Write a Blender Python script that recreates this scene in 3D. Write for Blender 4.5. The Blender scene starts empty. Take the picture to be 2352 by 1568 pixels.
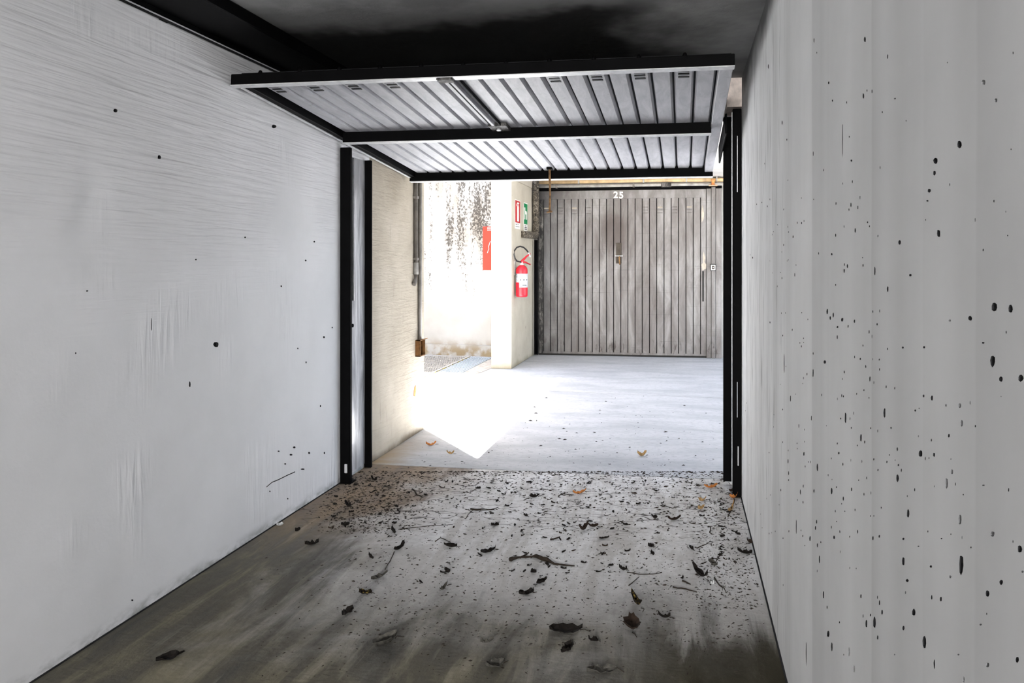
import bpy, bmesh, math, random
from mathutils import Vector, Matrix

# ------------------------------------------------------------------ camera, world, sun, exposure
S = bpy.context.scene
COL = S.collection
F, CX, CY, CAMH = 1700.0, 1311.0, 600.0, 1.47          # focal length and principal point in pixels of the 2352x1568 frame
YAW = math.atan((1569 - CX) / F)
cam = bpy.data.cameras.new('camera')
cam.sensor_width = 36.0
cam.lens = F / 2352 * 36.0
cam.shift_x = -(CX - 1176) / 2352
cam.shift_y = -(784 - CY) / 2352
cam.clip_start = 0.05
camo = bpy.data.objects.new('camera', cam)
COL.objects.link(camo)
camo.location = (0, 0, CAMH)
camo.rotation_euler = (math.pi / 2, 0, YAW)
S.camera = camo

SUN_DIR = Vector((0.737, -0.874, -2.75)).normalized()   # direction the sunlight travels
w = bpy.data.worlds.new('world')
S.world = w
w.use_nodes = True
sky = w.node_tree.nodes.new('ShaderNodeTexSky')
sky.sky_type = 'NISHITA'
sky.sun_disc = False
sky.sun_elevation = math.radians(67)
sky.sun_rotation = math.radians(-40)
bg = w.node_tree.nodes['Background']
sky.dust_density = 3.0
hz_ = w.node_tree.nodes.new('ShaderNodeHueSaturation')          # hazy, whitish summer sky
hz_.inputs['Saturation'].default_value = 0.8
w.node_tree.links.new(sky.outputs[0], hz_.inputs['Color'])
w.node_tree.links.new(hz_.outputs[0], bg.inputs[0])
bg.inputs[1].default_value = 0.42
sl = bpy.data.lights.new('sun', 'SUN')
sl.energy = 44.0
sl.angle = math.radians(0.6)
sl.color = (1.0, 0.985, 0.96)
slo = bpy.data.objects.new('sun', sl)
COL.objects.link(slo)
slo.location = (-6, 14, 12)
slo.rotation_euler = SUN_DIR.to_track_quat('-Z', 'Y').to_euler()
FILL_W = 195.0
S.view_settings.view_transform = 'Standard'
S.view_settings.look = 'None'
S.view_settings.gamma = 1
S.view_settings.use_curve_mapping = False
S.view_settings.exposure = 1.26

R = random.Random(7)

# ------------------------------------------------------------------ photo pixel -> point on a plane of the place
def ray(px, py):
    u = (px - CX) / F
    v = -(py - CY) / F
    return (-math.sin(YAW) + u * math.cos(YAW), math.cos(YAW) + u * math.sin(YAW), v)
def onX(px, py, x):
    d = ray(px, py); t = x / d[0]
    return Vector((x, d[1] * t, d[2] * t + CAMH))
def onY(px, py, y):
    d = ray(px, py); t = y / d[1]
    return Vector((d[0] * t, y, d[2] * t + CAMH))
def onZ(px, py, z=0.0):
    d = ray(px, py); t = (z - CAMH) / d[2]
    return Vector((d[0] * t, d[1] * t, z))

# ------------------------------------------------------------------ materials
class G:
    def __init__(s, name, rough=0.7, metal=0.0, spec=0.3):
        s.m = bpy.data.materials.new(name)
        s.m.use_nodes = True
        s.nt = s.m.node_tree
        s.b = s.nt.nodes['Principled BSDF']
        s.b.inputs['Roughness'].default_value = rough
        s.b.inputs['Metallic'].default_value = metal
        s.b.inputs['Specular IOR Level'].default_value = spec
        g = s.nt.nodes.new('ShaderNodeNewGeometry')
        s.pos = g.outputs['Position']
    def _in(s, sock, v):
        if hasattr(v, 'is_output'):
            s.nt.links.new(v, sock)
        else:
            if isinstance(v, (tuple, list)) and len(v) == 3 and sock.type == 'RGBA':
                v = (*v, 1)
            sock.default_value = v
    def map(s, scale=(1, 1, 1), rot=(0, 0, 0), loc=(0, 0, 0)):
        n = s.nt.nodes.new('ShaderNodeMapping')
        s.nt.links.new(s.pos, n.inputs[0])
        n.inputs['Location'].default_value = loc
        n.inputs['Rotation'].default_value = rot
        n.inputs['Scale'].default_value = scale
        return n.outputs[0]
    def noise(s, vec, scale=1, detail=4, rough=0.55, dist=0.0):
        n = s.nt.nodes.new('ShaderNodeTexNoise')
        s.nt.links.new(vec, n.inputs['Vector'])
        n.inputs['Scale'].default_value = scale
        n.inputs['Detail'].default_value = detail
        n.inputs['Roughness'].default_value = rough
        n.inputs['Distortion'].default_value = dist
        return n.outputs[0]
    def voro(s, vec, scale=1, feature='F1', out=0):
        n = s.nt.nodes.new('ShaderNodeTexVoronoi')
        n.feature = feature
        s.nt.links.new(vec, n.inputs['Vector'])
        n.inputs['Scale'].default_value = scale
        return n.outputs[out]
    def ramp(s, fac, stops):
        n = s.nt.nodes.new('ShaderNodeValToRGB')
        s.nt.links.new(fac, n.inputs[0])
        e = n.color_ramp.elements
        while len(e) < len(stops):
            e.new(0.5)
        for el, (p, c) in zip(e, stops):
            el.position = p
            el.color = (c, c, c, 1) if isinstance(c, (int, float)) else (*c, 1)
        return n.outputs[0]
    def mix(s, fac, a, b, kind='MIX'):
        n = s.nt.nodes.new('ShaderNodeMix')
        n.data_type = 'RGBA'
        n.blend_type = kind
        s._in(n.inputs['Factor'], fac)
        s._in(n.inputs[6], a)
        s._in(n.inputs[7], b)
        return n.outputs[2]
    def math(s, op, a, b=0.0, clamp=False):
        n = s.nt.nodes.new('ShaderNodeMath')
        n.operation = op
        n.use_clamp = clamp
        s._in(n.inputs[0], a)
        s._in(n.inputs[1], b)
        return n.outputs[0]
    def rng(s, v, a, b, c=0.0, d=1.0):
        n = s.nt.nodes.new('ShaderNodeMapRange')
        n.interpolation_type = 'SMOOTHSTEP'
        s._in(n.inputs[0], v)
        for i, q in enumerate((a, b, c, d)):
            n.inputs[i + 1].default_value = q
        return n.outputs[0]
    def xyz(s):
        n = s.nt.nodes.new('ShaderNodeSeparateXYZ')
        s.nt.links.new(s.pos, n.inputs[0])
        return n.outputs
    def color(s, c):
        s._in(s.b.inputs['Base Color'], c)
    def bump(s, h, strength=0.3, dist=0.01):
        n = s.nt.nodes.new('ShaderNodeBump')
        n.inputs['Strength'].default_value = strength
        n.inputs['Distance'].default_value = dist
        s.nt.links.new(h, n.inputs['Height'])
        s.nt.links.new(n.outputs[0], s.b.inputs['Normal'])

M = {}
def simple(name, col, rough=0.6, metal=0.0, var=0.25, scale=12.0, spec=0.3, stretch=(1, 1, 1)):
    g = G(name, rough, metal, spec)
    f = g.noise(g.map(stretch), scale, 5, 0.6)
    d = tuple(c * (1 - var) for c in col)
    l = tuple(min(1, c * (1 + var)) for c in col)
    g.color(g.ramp(f, [(0.3, d), (0.7, l)]))
    g.bump(f, 0.12, 0.004)
    M[name] = g.m

# whitewashed plaster with trowel ripples (left wall)
g = G('trowelled_plaster', 0.75, 0, 0.2)
x, y, z = g.xyz()
tint = g.noise(g.pos, 1.6, 5, 0.6)
tex = g.noise(g.map((1, 1.5, 30), (math.radians(-4), 0, 0)), 1.6, 2, 0.45, 0.45)
tex2 = g.noise(g.map((1, 22, 2.2), (math.radians(6), 0, 0)), 1.5, 2, 0.45, 0.5)
patch = g.noise(g.pos, 1.15, 2, 0.5, 0.4)
up = g.rng(g.math('ADD', z, g.math('MULTIPLY', g.math('SUBTRACT', patch, 0.5), 1.8)), 1.25, 1.75)
up = g.math('MULTIPLY', up, g.rng(patch, 0.28, 0.5))
lowm = g.rng(g.noise(g.map(loc=(3, 5, 2)), 1.3, 2), 0.48, 0.62)
low = g.math('MULTIPLY', g.math('SUBTRACT', 1.0, up), lowm)
hgt = g.math('ADD', g.math('MULTIPLY', tex, up), g.math('MULTIPLY', tex2, g.math('MULTIPLY', low, 0.8)))
fine = g.noise(g.pos, 60, 3)
hgt = g.math('ADD', hgt, g.math('MULTIPLY', fine, 0.05))
c = g.ramp(tint, [(0.3, (0.70, 0.70, 0.71)), (0.7, (0.79, 0.79, 0.805))])
dirt = g.math('MULTIPLY', g.rng(z, 0.07, 0.0), g.rng(g.noise(g.map((1, 3, 6)), 3, 5), 0.35, 0.65))
g.color(g.mix(dirt, c, (0.33, 0.34, 0.33)))
g.bump(hgt, 0.55, 0.02)
M['plaster'] = g.m

# board-marked concrete (right wall)
g = G('board_marked_concrete', 0.8, 0, 0.2)
x, y, z = g.xyz()
boards = g.noise(g.map((0, 1, 0.015)), 5.5, 1, 0.4)
lines = g.noise(g.map((0, 1, 0.03)), 34, 4, 0.7)
cloud = g.noise(g.pos, 2.2, 5, 0.6)
c = g.ramp(boards, [(0.36, (0.58, 0.58, 0.58)), (0.5, (0.655, 0.655, 0.66)), (0.62, (0.72, 0.72, 0.725))])
c = g.mix(0.5, c, g.ramp(cloud, [(0.3, (0.57, 0.57, 0.57)), (0.7, (0.73, 0.73, 0.73))]))
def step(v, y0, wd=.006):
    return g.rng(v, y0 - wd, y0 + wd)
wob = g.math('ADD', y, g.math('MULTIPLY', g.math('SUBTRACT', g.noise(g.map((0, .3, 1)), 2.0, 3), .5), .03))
tone = g.math('ADD', 0.76, g.math('MULTIPLY', step(wob, .985), .07))       # board tints, with daylight falloff from the opening put into the colour
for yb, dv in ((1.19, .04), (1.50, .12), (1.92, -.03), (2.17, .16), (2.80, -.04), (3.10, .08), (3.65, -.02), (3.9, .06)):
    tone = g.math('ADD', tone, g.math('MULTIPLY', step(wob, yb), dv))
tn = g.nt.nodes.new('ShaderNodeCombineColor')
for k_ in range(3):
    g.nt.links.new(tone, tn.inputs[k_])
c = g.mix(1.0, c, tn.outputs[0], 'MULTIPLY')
hair = g.math('MULTIPLY', g.rng(g.noise(g.map((0, 1, 0.06)), 46, 2, 0.5), 0.40, 0.34), g.rng(y, 2.4, 3.2))
c = g.mix(g.math('MULTIPLY', hair, 0.7), c, (0.3, 0.3, 0.3))
dark_mask = g.math('MULTIPLY', g.rng(g.math('ADD', z, g.math('MULTIPLY', cloud, 0.3)), 2.60, 2.74), 0.85)  # wall gets darker towards the ceiling
c = g.mix(dark_mask, c, (0.09, 0.09, 0.09))
g.color(c)
h = g.math('ADD', g.math('MULTIPLY', lines, g.rng(y, 1.8, 4.2, 0.12, 0.8)), g.math('ADD', boards, g.math('MULTIPLY', g.noise(g.pos, 40, 3), 0.10)))
g.bump(h, 0.22, 0.012)
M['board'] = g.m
simple('pit_shade_and_strip', (0.03, 0.03, 0.032), 0.95, spec=0.05)  # shade inside the blow holes put into the colour
simple('pit_shade_pale', (0.22, 0.22, 0.225), 0.95, spec=0.05)  # paler hole shade, likewise put into the colour

g = G('shaded_ceiling', 0.9, 0, 0.1)
f = g.noise(g.pos, 1.3, 4, 0.6)
x, y, z = g.xyz()
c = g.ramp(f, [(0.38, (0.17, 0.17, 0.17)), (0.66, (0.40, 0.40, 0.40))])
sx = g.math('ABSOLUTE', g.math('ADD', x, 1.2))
door_shade = g.math('MULTIPLY', g.rng(g.math('ADD', sx, f), 1.9, 1.35), g.rng(g.math('ADD', y, g.math('MULTIPLY', f, 1.6)), 3.85, 4.25))  # shade above the open door put into the ceiling colour
c = g.mix(g.math('MULTIPLY', door_shade, 0.97), c, (0.012, 0.012, 0.012))
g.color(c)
g.bump(g.noise(g.pos, 25, 4), 0.2, 0.01)
M['ceiling'] = g.m

# garage floor: concrete, dirty along the left wall and towards the rear
g = G('garage_floor', 0.78, 0, 0.08)
x, y, z = g.xyz()
n1 = g.noise(g.pos, 1.6, 6, 0.62, 0.5)
n2 = g.noise(g.map((4.0, 0.8, 1), (0, 0, math.radians(28))), 1.6, 6, 0.65, 0.6)
n3 = g.noise(g.pos, 26, 5, 0.65)
base = g.ramp(n3, [(0.3, (0.60, 0.60, 0.605)), (0.7, (0.78, 0.78, 0.79))])
base = g.mix(g.math('MULTIPLY', g.rng(n2, 0.40, 0.62), 0.5), base, (0.30, 0.28, 0.25))
jit = g.math('MULTIPLY', g.math('SUBTRACT', n1, 0.5), 1.6)
jit2 = g.math('MULTIPLY', g.math('SUBTRACT', n2, 0.5), 1.2)
left = g.rng(g.math('ADD', x, g.math('ADD', jit, jit2)), -1.15, -1.95)
rear = g.rng(g.math('ADD', y, g.math('ADD', jit, jit2)), 3.35, 2.45)
dark_mask = g.math('MAXIMUM', g.math('MULTIPLY', left, 0.85), g.math('MULTIPLY', rear, 0.85))
olive = g.ramp(n2, [(0.3, (0.018, 0.016, 0.008)), (0.5, (0.058, 0.050, 0.027)), (0.72, (0.21, 0.185, 0.115))])
warm = g.ramp(n2, [(0.3, (0.085, 0.05, 0.022)), (0.7, (0.27, 0.18, 0.095))])
olive = g.mix(g.rng(y, 3.3, 4.4), olive, warm)
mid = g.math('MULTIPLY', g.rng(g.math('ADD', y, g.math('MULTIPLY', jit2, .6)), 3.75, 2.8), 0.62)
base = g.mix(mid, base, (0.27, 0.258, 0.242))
c = g.mix(dark_mask, base, olive)
corner = g.math('MULTIPLY', g.rng(g.math('ADD', x, g.math('MULTIPLY', jit, 0.45)), -0.25, 0.0), g.rng(g.math('ADD', y, jit2), 3.2, 2.85))
c = g.mix(g.math('MULTIPLY', corner, 0.85), c, (0.030, 0.026, 0.014))
str_ = g.rng(g.noise(g.map((9, 0.9, 1), (0, 0, math.radians(38))), 2.0, 3, 0.5, 0.3), 0.62, 0.70)
c = g.mix(g.math('MULTIPLY', str_, g.math('MULTIPLY', dark_mask, 0.22)), c, (0.42, 0.39, 0.31))
crk = g.rng(g.voro(g.map((0.8, 2.2, 1), (0, 0, math.radians(14))), 11, 'DISTANCE_TO_EDGE'), 0.06, 0.02)
creg = g.math('MULTIPLY', g.rng(y, 3.7, 4.2), g.rng(g.noise(g.map((1, 2, 1), loc=(2, 7, 0)), 7, 4, 0.6), 0.48, 0.56))
c = g.mix(g.math('MULTIPLY', g.math('MULTIPLY', crk, creg), 0.9), c, (0.04, 0.033, 0.028))
g.color(c)
g.b.inputs['Roughness'].default_value = 0.7
g.bump(g.math('ADD', n3, g.math('ADD', g.math('MULTIPLY', n2, 0.8), g.math('MULTIPLY', g.voro(g.map((1, 2.6, 1)), 13, 'DISTANCE_TO_EDGE'), 0.5))), 0.4, 0.012)
M['floor'] = g.m

# driveway concrete outside
g = G('driveway_concrete', 0.8, 0, 0.2)
x, y, z = g.xyz()
n1 = g.noise(g.map((0.8, 2.4, 1)), 1.5, 6, 0.65, 0.4)
n3 = g.noise(g.map((0.8, 2.0, 1)), 22, 5, 0.7)
c = g.ramp(n1, [(0.3, (0.345, 0.355, 0.372)), (0.6, (0.475, 0.485, 0.503))])
c = g.mix(g.math('MULTIPLY', g.rng(n3, 0.5, 0.36), 0.6), c, (0.30, 0.31, 0.33))
near_wall = g.math('MULTIPLY', g.rng(g.math('ADD', x, g.math('MULTIPLY', n1, 0.5)), -1.65, -2.1), g.rng(y, 6.3, 5.2))
c = g.mix(near_wall, c, (0.36, 0.27, 0.17))
g.color(c)
g.bump(n3, 0.5, 0.012)
M['drive'] = g.m

# beige render of the outer wall
g = G('beige_render', 0.85, 0, 0.15)
x, y, z = g.xyz()
t = g.noise(g.pos, 2.4, 5, 0.6)
rip = g.noise(g.map((1, 3, 30)), 1.6, 3, 0.5, 0.6)
c = g.ramp(t, [(0.3, (0.355, 0.31, 0.245)), (0.7, (0.475, 0.425, 0.35))])
st = g.rng(g.noise(g.map((1, 7, 1.0)), 2.2, 5, 0.6), 0.60, 0.75)
c = g.mix(g.math('MULTIPLY', st, 0.45), c, (0.27, 0.23, 0.18))
ft = g.math('MULTIPLY', g.rng(g.math('ADD', z, g.math('MULTIPLY', t, 0.12)), 0.13, 0.05), 0.85)
c = g.mix(ft, c, (0.10, 0.07, 0.04))
g.color(c)
g.bump(g.math('ADD', rip, g.math('MULTIPLY', g.noise(g.pos, 50, 4), 0.4)), 0.5, 0.012)
M['beige'] = g.m

# stained old render of the far left wall
g = G('stained_render', 0.9, 0, 0.1)
x, y, z = g.xyz()
c = g.ramp(g.noise(g.pos, 1.4, 4), [(0.3, (0.34, 0.32, 0.285)), (0.7, (0.45, 0.435, 0.405))])
streak = g.noise(g.map((4.2, 1, 0.40), loc=(1.15, 0, 0.2)), 1.25, 5, 0.6, 0.2)
specks = g.noise(g.map((1, 1, 0.75)), 34, 6, 0.8)
soft = g.noise(g.map((2.6, 1, 0.9), loc=(4, 0, 1)), 1.6, 4, 0.6)
hz = g.rng(g.math('ADD', z, g.math('MULTIPLY', streak, 2.4)), 1.9, 3.5)
mask = g.math('MULTIPLY', g.rng(streak, 0.36, 0.66), hz)
sp = g.rng(g.math('ADD', specks, g.math('MULTIPLY', mask, 0.16)), 0.57, 0.64)
c = g.mix(g.math('MULTIPLY', g.math('MULTIPLY', g.rng(soft, .42, .62), hz), 0.5), c, (0.18, 0.145, 0.105))
c = g.mix(g.math('MULTIPLY', g.math('MULTIPLY', sp, g.rng(mask, 0.02, 0.4)), .9), c, (0.045, 0.037, 0.03))
ft = g.math('MULTIPLY', g.rng(z, 0.30, 0.05), g.rng(g.noise(g.pos, 6, 5), 0.35, 0.6))
c = g.mix(ft, c, (0.26, 0.20, 0.12))
g.color(c)
g.bump(specks, 0.5, 0.015)
M['stained'] = g.m

g = G('pillar_concrete', 0.85, 0, 0.15)
x, y, z = g.xyz()
t = g.noise(g.pos, 2.5, 5, 0.6)
c = g.ramp(t, [(0.3, (0.45, 0.41, 0.33)), (0.7, (0.565, 0.525, 0.44))])
spk = g.rng(g.noise(g.map((1, 1, 0.5)), 14, 5, 0.7), 0.66, 0.72)
c = g.mix(g.math('MULTIPLY', spk, 0.7), c, (0.16, 0.13, 0.10))
ft = g.math('MULTIPLY', g.rng(g.math('ADD', z, g.math('MULTIPLY', t, 0.15)), 0.16, 0.04), 0.75)
c = g.mix(ft, c, (0.22, 0.19, 0.11))
g.color(c)
g.bump(g.noise(g.pos, 35, 4), 0.3, 0.008)
M['pillar'] = g.m

g = G('galvanised_sheet', 0.5, 0.0, 0.5)
t = g.noise(g.map((6, 1.2, 1.2)), 3.0, 6, 0.7, 0.8)
br = g.noise(g.map((1, 1, 1)), 6, 5, 0.7, 1.5)
c = g.ramp(t, [(0.3, (0.29, 0.29, 0.31)), (0.7, (0.46, 0.46, 0.485))])
c = g.mix(g.math('MULTIPLY', g.rng(br, 0.56, 0.70), 0.45), c, (0.22, 0.215, 0.215))
g.color(c)
g.bump(g.math('ADD', t, br), 0.22, 0.008)
M['galv'] = g.m

g = G('dented_channel_sheet', 0.35, 0.3, 0.5)
t = g.noise(g.map((1, 5, 0.8)), 2.2, 4, 0.6, 1.0)
g.color(g.ramp(t, [(0.3, (0.26, 0.26, 0.27)), (0.7, (0.66, 0.66, 0.68))]))
g.bump(t, 0.6, 0.02)
M['channel'] = g.m
simple('black_and_shade', (0.0022, 0.0021, 0.0024), 0.6, 0, 0.3, 8, 0.05)  # black steel, and the shaded faces of the grey door bars
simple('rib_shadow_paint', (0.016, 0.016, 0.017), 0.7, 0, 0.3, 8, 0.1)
simple('bright_edge', (0.62, 0.62, 0.63), 0.4, 0.2, 0.2, 20, 0.5)

# weathered grey door of the opposite garage
g = G('weathered_door_paint', 0.55, 0, 0.35)
x, y, z = g.xyz()
t = g.noise(g.map((2.2, 1, 0.7)), 1.8, 6, 0.65, 0.6)
ver = g.noise(g.map((9, 1, 0.7)), 2.0, 5, 0.7)
hor = g.noise(g.map((0.6, 1, 26)), 2.0, 4, 0.7)
c = g.ramp(t, [(0.3, (0.115, 0.103, 0.097)), (0.5, (0.182, 0.172, 0.167)), (0.7, (0.30, 0.294, 0.293))])
c = g.mix(g.math('MULTIPLY', g.rng(ver, 0.55, 0.7), 0.4), c, (0.085, 0.08, 0.077))
c = g.mix(g.math('MULTIPLY', g.rng(hor, 0.62, 0.66), 0.4), c, (0.085, 0.08, 0.077))
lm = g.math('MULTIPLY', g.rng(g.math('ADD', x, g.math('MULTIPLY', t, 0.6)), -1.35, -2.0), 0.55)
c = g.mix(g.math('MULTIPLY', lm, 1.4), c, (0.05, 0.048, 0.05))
dx = g.math('ABSOLUTE', g.math('SUBTRACT', x, -1.05))
dz = g.math('ABSOLUTE', g.math('SUBTRACT', z, 1.83))
blot = g.math('MULTIPLY', g.rng(g.math('ADD', dx, g.math('MULTIPLY', g.math('SUBTRACT', ver, 0.5), 0.5)), 0.36, 0.08), g.rng(g.math('ADD', dz, g.math('MULTIPLY', g.math('SUBTRACT', t, 0.5), 0.6)), 0.40, 0.10))
c = g.mix(g.math('MULTIPLY', blot, 0.8), c, (0.07, 0.055, 0.05))
scr = g.rng(g.noise(g.map((1.5, 1, 2.2)), 9, 6, 0.8, 1.0), 0.605, 0.65)
sreg = g.math('MULTIPLY', g.rng(g.math('ABSOLUTE', g.math('SUBTRACT', x, -1.55)), 0.55, 0.15), g.rng(g.math('ABSOLUTE', g.math('SUBTRACT', z, 1.4)), 0.55, 0.2))
c = g.mix(g.math('MULTIPLY', scr, g.math('MULTIPLY', sreg, 0.85)), c, (0.06, 0.05, 0.045))
low = g.math('MULTIPLY', g.rng(z, 0.40, 0.10), g.rng(g.noise(g.map((2.0, 1, 0.7)), 5, 5, 0.7), 0.54, 0.66))
c = g.mix(g.math('MULTIPLY', low, 0.9), c, (0.06, 0.05, 0.045))
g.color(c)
g.bump(g.math('ADD', hor, ver), 0.2, 0.006)
M['door25'] = g.m

g = G('scuffed_black_metal', 0.6, 0, 0.3)
t = g.noise(g.map((3, 3, 1)), 5, 6, 0.75, 1.2)
g.color(g.ramp(t, [(0.45, (0.018, 0.017, 0.017)), (0.62, (0.16, 0.15, 0.14)), (0.75, (0.45, 0.43, 0.40))]))
g.bump(t, 0.4, 0.01)
M['scuffed'] = g.m
g = G('crinkled_pipe_wrap', 0.6, 0, 0.4)
t = g.noise(g.pos, 18, 6, 0.8, 1.5)
g.color(g.ramp(t, [(0.42, (0.015, 0.014, 0.012)), (0.54, (0.16, 0.13, 0.095)), (0.66, (0.55, 0.51, 0.43))]))
g.bump(t, 0.9, 0.02)
M['wrap'] = g.m
simple('tan_pipe', (0.50, 0.36, 0.20), 0.6, 0, 0.3, 10)
simple('grey_pipe', (0.33, 0.32, 0.30), 0.6, 0, 0.35, 10)
simple('conduit_grey', (0.16, 0.145, 0.13), 0.5, 0, 0.35, 10)
simple('rust', (0.16, 0.075, 0.025), 0.85, 0, 0.6, 25)
simple('rusty_rod', (0.20, 0.11, 0.045), 0.7, 0, 0.6, 30)
simple('orange_pvc', (0.65, 0.25, 0.08), 0.6, 0, 0.15)
simple('terracotta', (0.62, 0.40, 0.26), 0.8, 0, 0.2)
simple('extinguisher_red', (0.52, 0.008, 0.02), 0.32, 0, 0.08, 8, 0.5)
simple('sign_red', (0.50, 0.03, 0.03), 0.5, 0, 0.1)
simple('plate_red', (0.40, 0.028, 0.012), 0.6, 0, 0.1)
simple('sign_green', (0.01, 0.25, 0.09), 0.5, 0, 0.1)
simple('sign_white', (0.78, 0.77, 0.74), 0.6, 0, 0.06)
simple('label_white', (0.50, 0.52, 0.55), 0.5, 0, 0.05)
simple('label_ink', (0.025, 0.03, 0.04), 0.6, 0, 0.1)
simple('rubber_black', (0.012, 0.012, 0.012), 0.5, 0, 0.2)
simple('tape_cream', (0.40, 0.36, 0.30), 0.7, 0, 0.2)
simple('number_white', (0.8, 0.78, 0.72), 0.7, 0, 0.2, 30)
simple('switch_grey', (0.5, 0.5, 0.48), 0.5, 0, 0.2)
simple('fill_white', (0.8, 0.8, 0.8), 0.4, 0, 0.05)
simple('paper', (0.66, 0.66, 0.65), 0.8, 0, 0.2, 60)
simple('steel_cover', (0.50, 0.55, 0.60), 0.45, 0.2, 0.15, 10, 0.5)
simple('grate_steel', (0.42, 0.40, 0.37), 0.6, 0.2, 0.35, 18)
simple('pit_dark', (0.06, 0.05, 0.04), 0.9, 0, 0.3)
simple('broken_concrete', (0.42, 0.38, 0.33), 0.9, 0, 0.35, 14)
simple('moss', (0.22, 0.19, 0.03), 0.9, 0, 0.5, 30)
simple('roof_concrete', (0.45, 0.44, 0.42), 0.9, 0, 0.15, 6)
simple('masonry', (0.78, 0.68, 0.62), 0.9, 0, 0.25, 20)
simple('leaf_dark', (0.010, 0.0075, 0.006), 0.75, 0, 0.5, 60, 0.2)
simple('leaf_brown', (0.030, 0.019, 0.013), 0.75, 0, 0.5, 60, 0.2)
simple('leaf_orange', (0.52, 0.20, 0.055), 0.7, 0, 0.4, 60, 0.2)
simple('leaf_tan', (0.42, 0.27, 0.12), 0.7, 0, 0.45, 60, 0.2)
g = G('speckled_leaf', 0.75, 0, 0.15)
f = g.noise(g.pos, 70, 3, 0.6)
g.color(g.ramp(f, [(0.54, (0.012, 0.009, 0.006)), (0.66, (0.30, 0.21, 0.05))]))
M['leaf_yellow'] = g.m

simple('leaf_grey', (0.075, 0.07, 0.06), 0.8, 0, 0.5, 70, 0.2)
simple('twig_brown', (0.03, 0.022, 0.016), 0.8, 0, 0.5, 60, 0.2)
simple('soil_crumb', (0.035, 0.028, 0.022), 0.9, 0, 0.5, 60, 0.1)
e = G('fill_glow')
e.b.inputs['Emission Color'].default_value = (1, 0.97, 0.93, 1)
e.b.inputs['Emission Strength'].default_value = 3.0
M['glow'] = e.m

# ------------------------------------------------------------------ mesh helpers
def link(name, me, mats, parent=None, loc=None, smooth=False):
    o = bpy.data.objects.new(name, me)
    COL.objects.link(o)
    for mm in (mats if isinstance(mats, (list, tuple)) else [mats]):
        if me.materials.find(M[mm].name) < 0:
            me.materials.append(M[mm])
    if smooth:
        for p in me.polygons:
            p.use_smooth = True
    if parent is not None:
        o.parent = parent
    if loc is not None:
        o.location = loc
    return o
class B:
    """collects shapes in world (or local) coordinates; build() links them as ONE mesh object"""
    def __init__(s):
        s.bm = bmesh.new()
    def box(s, x0, x1, y0, y1, z0, z1, bev=0.0, seg=1, mi=0):
        r = bmesh.ops.create_cube(s.bm, size=1)
        bmesh.ops.scale(s.bm, vec=(x1 - x0, y1 - y0, z1 - z0), verts=r['verts'])
        bmesh.ops.translate(s.bm, vec=((x0 + x1) / 2, (y0 + y1) / 2, (z0 + z1) / 2), verts=r['verts'])
        fs = {f for v in r['verts'] for f in v.link_faces}
        for f in fs:
            f.material_index = mi
        if bev:
            bmesh.ops.bevel(s.bm, geom=list({e for v in r['verts'] for e in v.link_edges}), offset=bev, segments=seg, affect='EDGES', profile=0.6)
        return s
    def tube(s, pts, r, n=10, caps=True, mi=0):
        pts = [Vector(p) for p in pts]
        rs = r if isinstance(r, (list, tuple)) else [r] * len(pts)
        rings = []
        up = Vector((0.13, 0.27, 0.95))
        for i, p in enumerate(pts):
            a = pts[max(i - 1, 0)]; b = pts[min(i + 1, len(pts) - 1)]
            t = (b - a).normalized()
            u = t.cross(up)
            if u.length < 1e-3:
                u = t.cross(Vector((1, 0, 0)))
            u.normalize(); v = t.cross(u)
            rings.append([s.bm.verts.new(p + (u * math.cos(2 * math.pi * k / n) + v * math.sin(2 * math.pi * k / n)) * rs[i]) for k in range(n)])
        for a, b in zip(rings, rings[1:]):
            for k in range(n):
                f = s.bm.faces.new((a[k], a[(k + 1) % n], b[(k + 1) % n], b[k])); f.smooth = True; f.material_index = mi
        if caps:
            s.bm.faces.new(list(reversed(rings[0]))).material_index = mi
            s.bm.faces.new(rings[-1]).material_index = mi
        return s
    def lathe(s, prof, c, n=24, mi=0):
        rings = [[s.bm.verts.new((c[0] + r * math.cos(2 * math.pi * k / n), c[1] + r * math.sin(2 * math.pi * k / n), c[2] + h)) for k in range(n)] for r, h in prof]
        for a, b in zip(rings, rings[1:]):
            for k in range(n):
                f = s.bm.faces.new((a[k], a[(k + 1) % n], b[(k + 1) % n], b[k])); f.smooth = True; f.material_index = mi
        s.bm.faces.new(list(reversed(rings[0]))); s.bm.faces.new(rings[-1])
        return s
    def poly(s, pts, ext, mi=0):
        """closed outline extruded by the vector ext"""
        a = [s.bm.verts.new(p) for p in pts]
        b = [s.bm.verts.new(Vector(p) + Vector(ext)) for p in pts]
        n = len(a)
        fs = [s.bm.faces.new(a), s.bm.faces.new(list(reversed(b)))]
        for k in range(n):
            fs.append(s.bm.faces.new((a[k], b[k], b[(k + 1) % n], a[(k + 1) % n])))
        for f in fs:
            f.material_index = mi
        return s
    def build(s, name, mats, parent=None, off=None, loc=None):
        if off is None and parent is not None:
            off = parent.location
        bmesh.ops.recalc_face_normals(s.bm, faces=s.bm.faces)
        if off is not None:
            bmesh.ops.translate(s.bm, vec=-Vector(off), verts=s.bm.verts)
        me = bpy.data.meshes.new(name)
        s.bm.to_mesh(me); s.bm.free()
        return link(name, me, mats, parent, loc)
def tag(o, label=None, cat=None, group=None, kind=None):
    if label: o['label'] = label
    if cat: o['category'] = cat
    if group: o['group'] = group
    if kind: o['kind'] = kind
    return o
def thing(name, label, cat, loc, group=None):
    o = bpy.data.objects.new(name, None)
    o.empty_display_size = 0.1
    COL.objects.link(o)
    o.location = loc
    return tag(o, label, cat, group, 'thing')
def struct(name, b, mats):
    o = b.build(name, mats)
    o['kind'] = 'structure'
    return o
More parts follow.
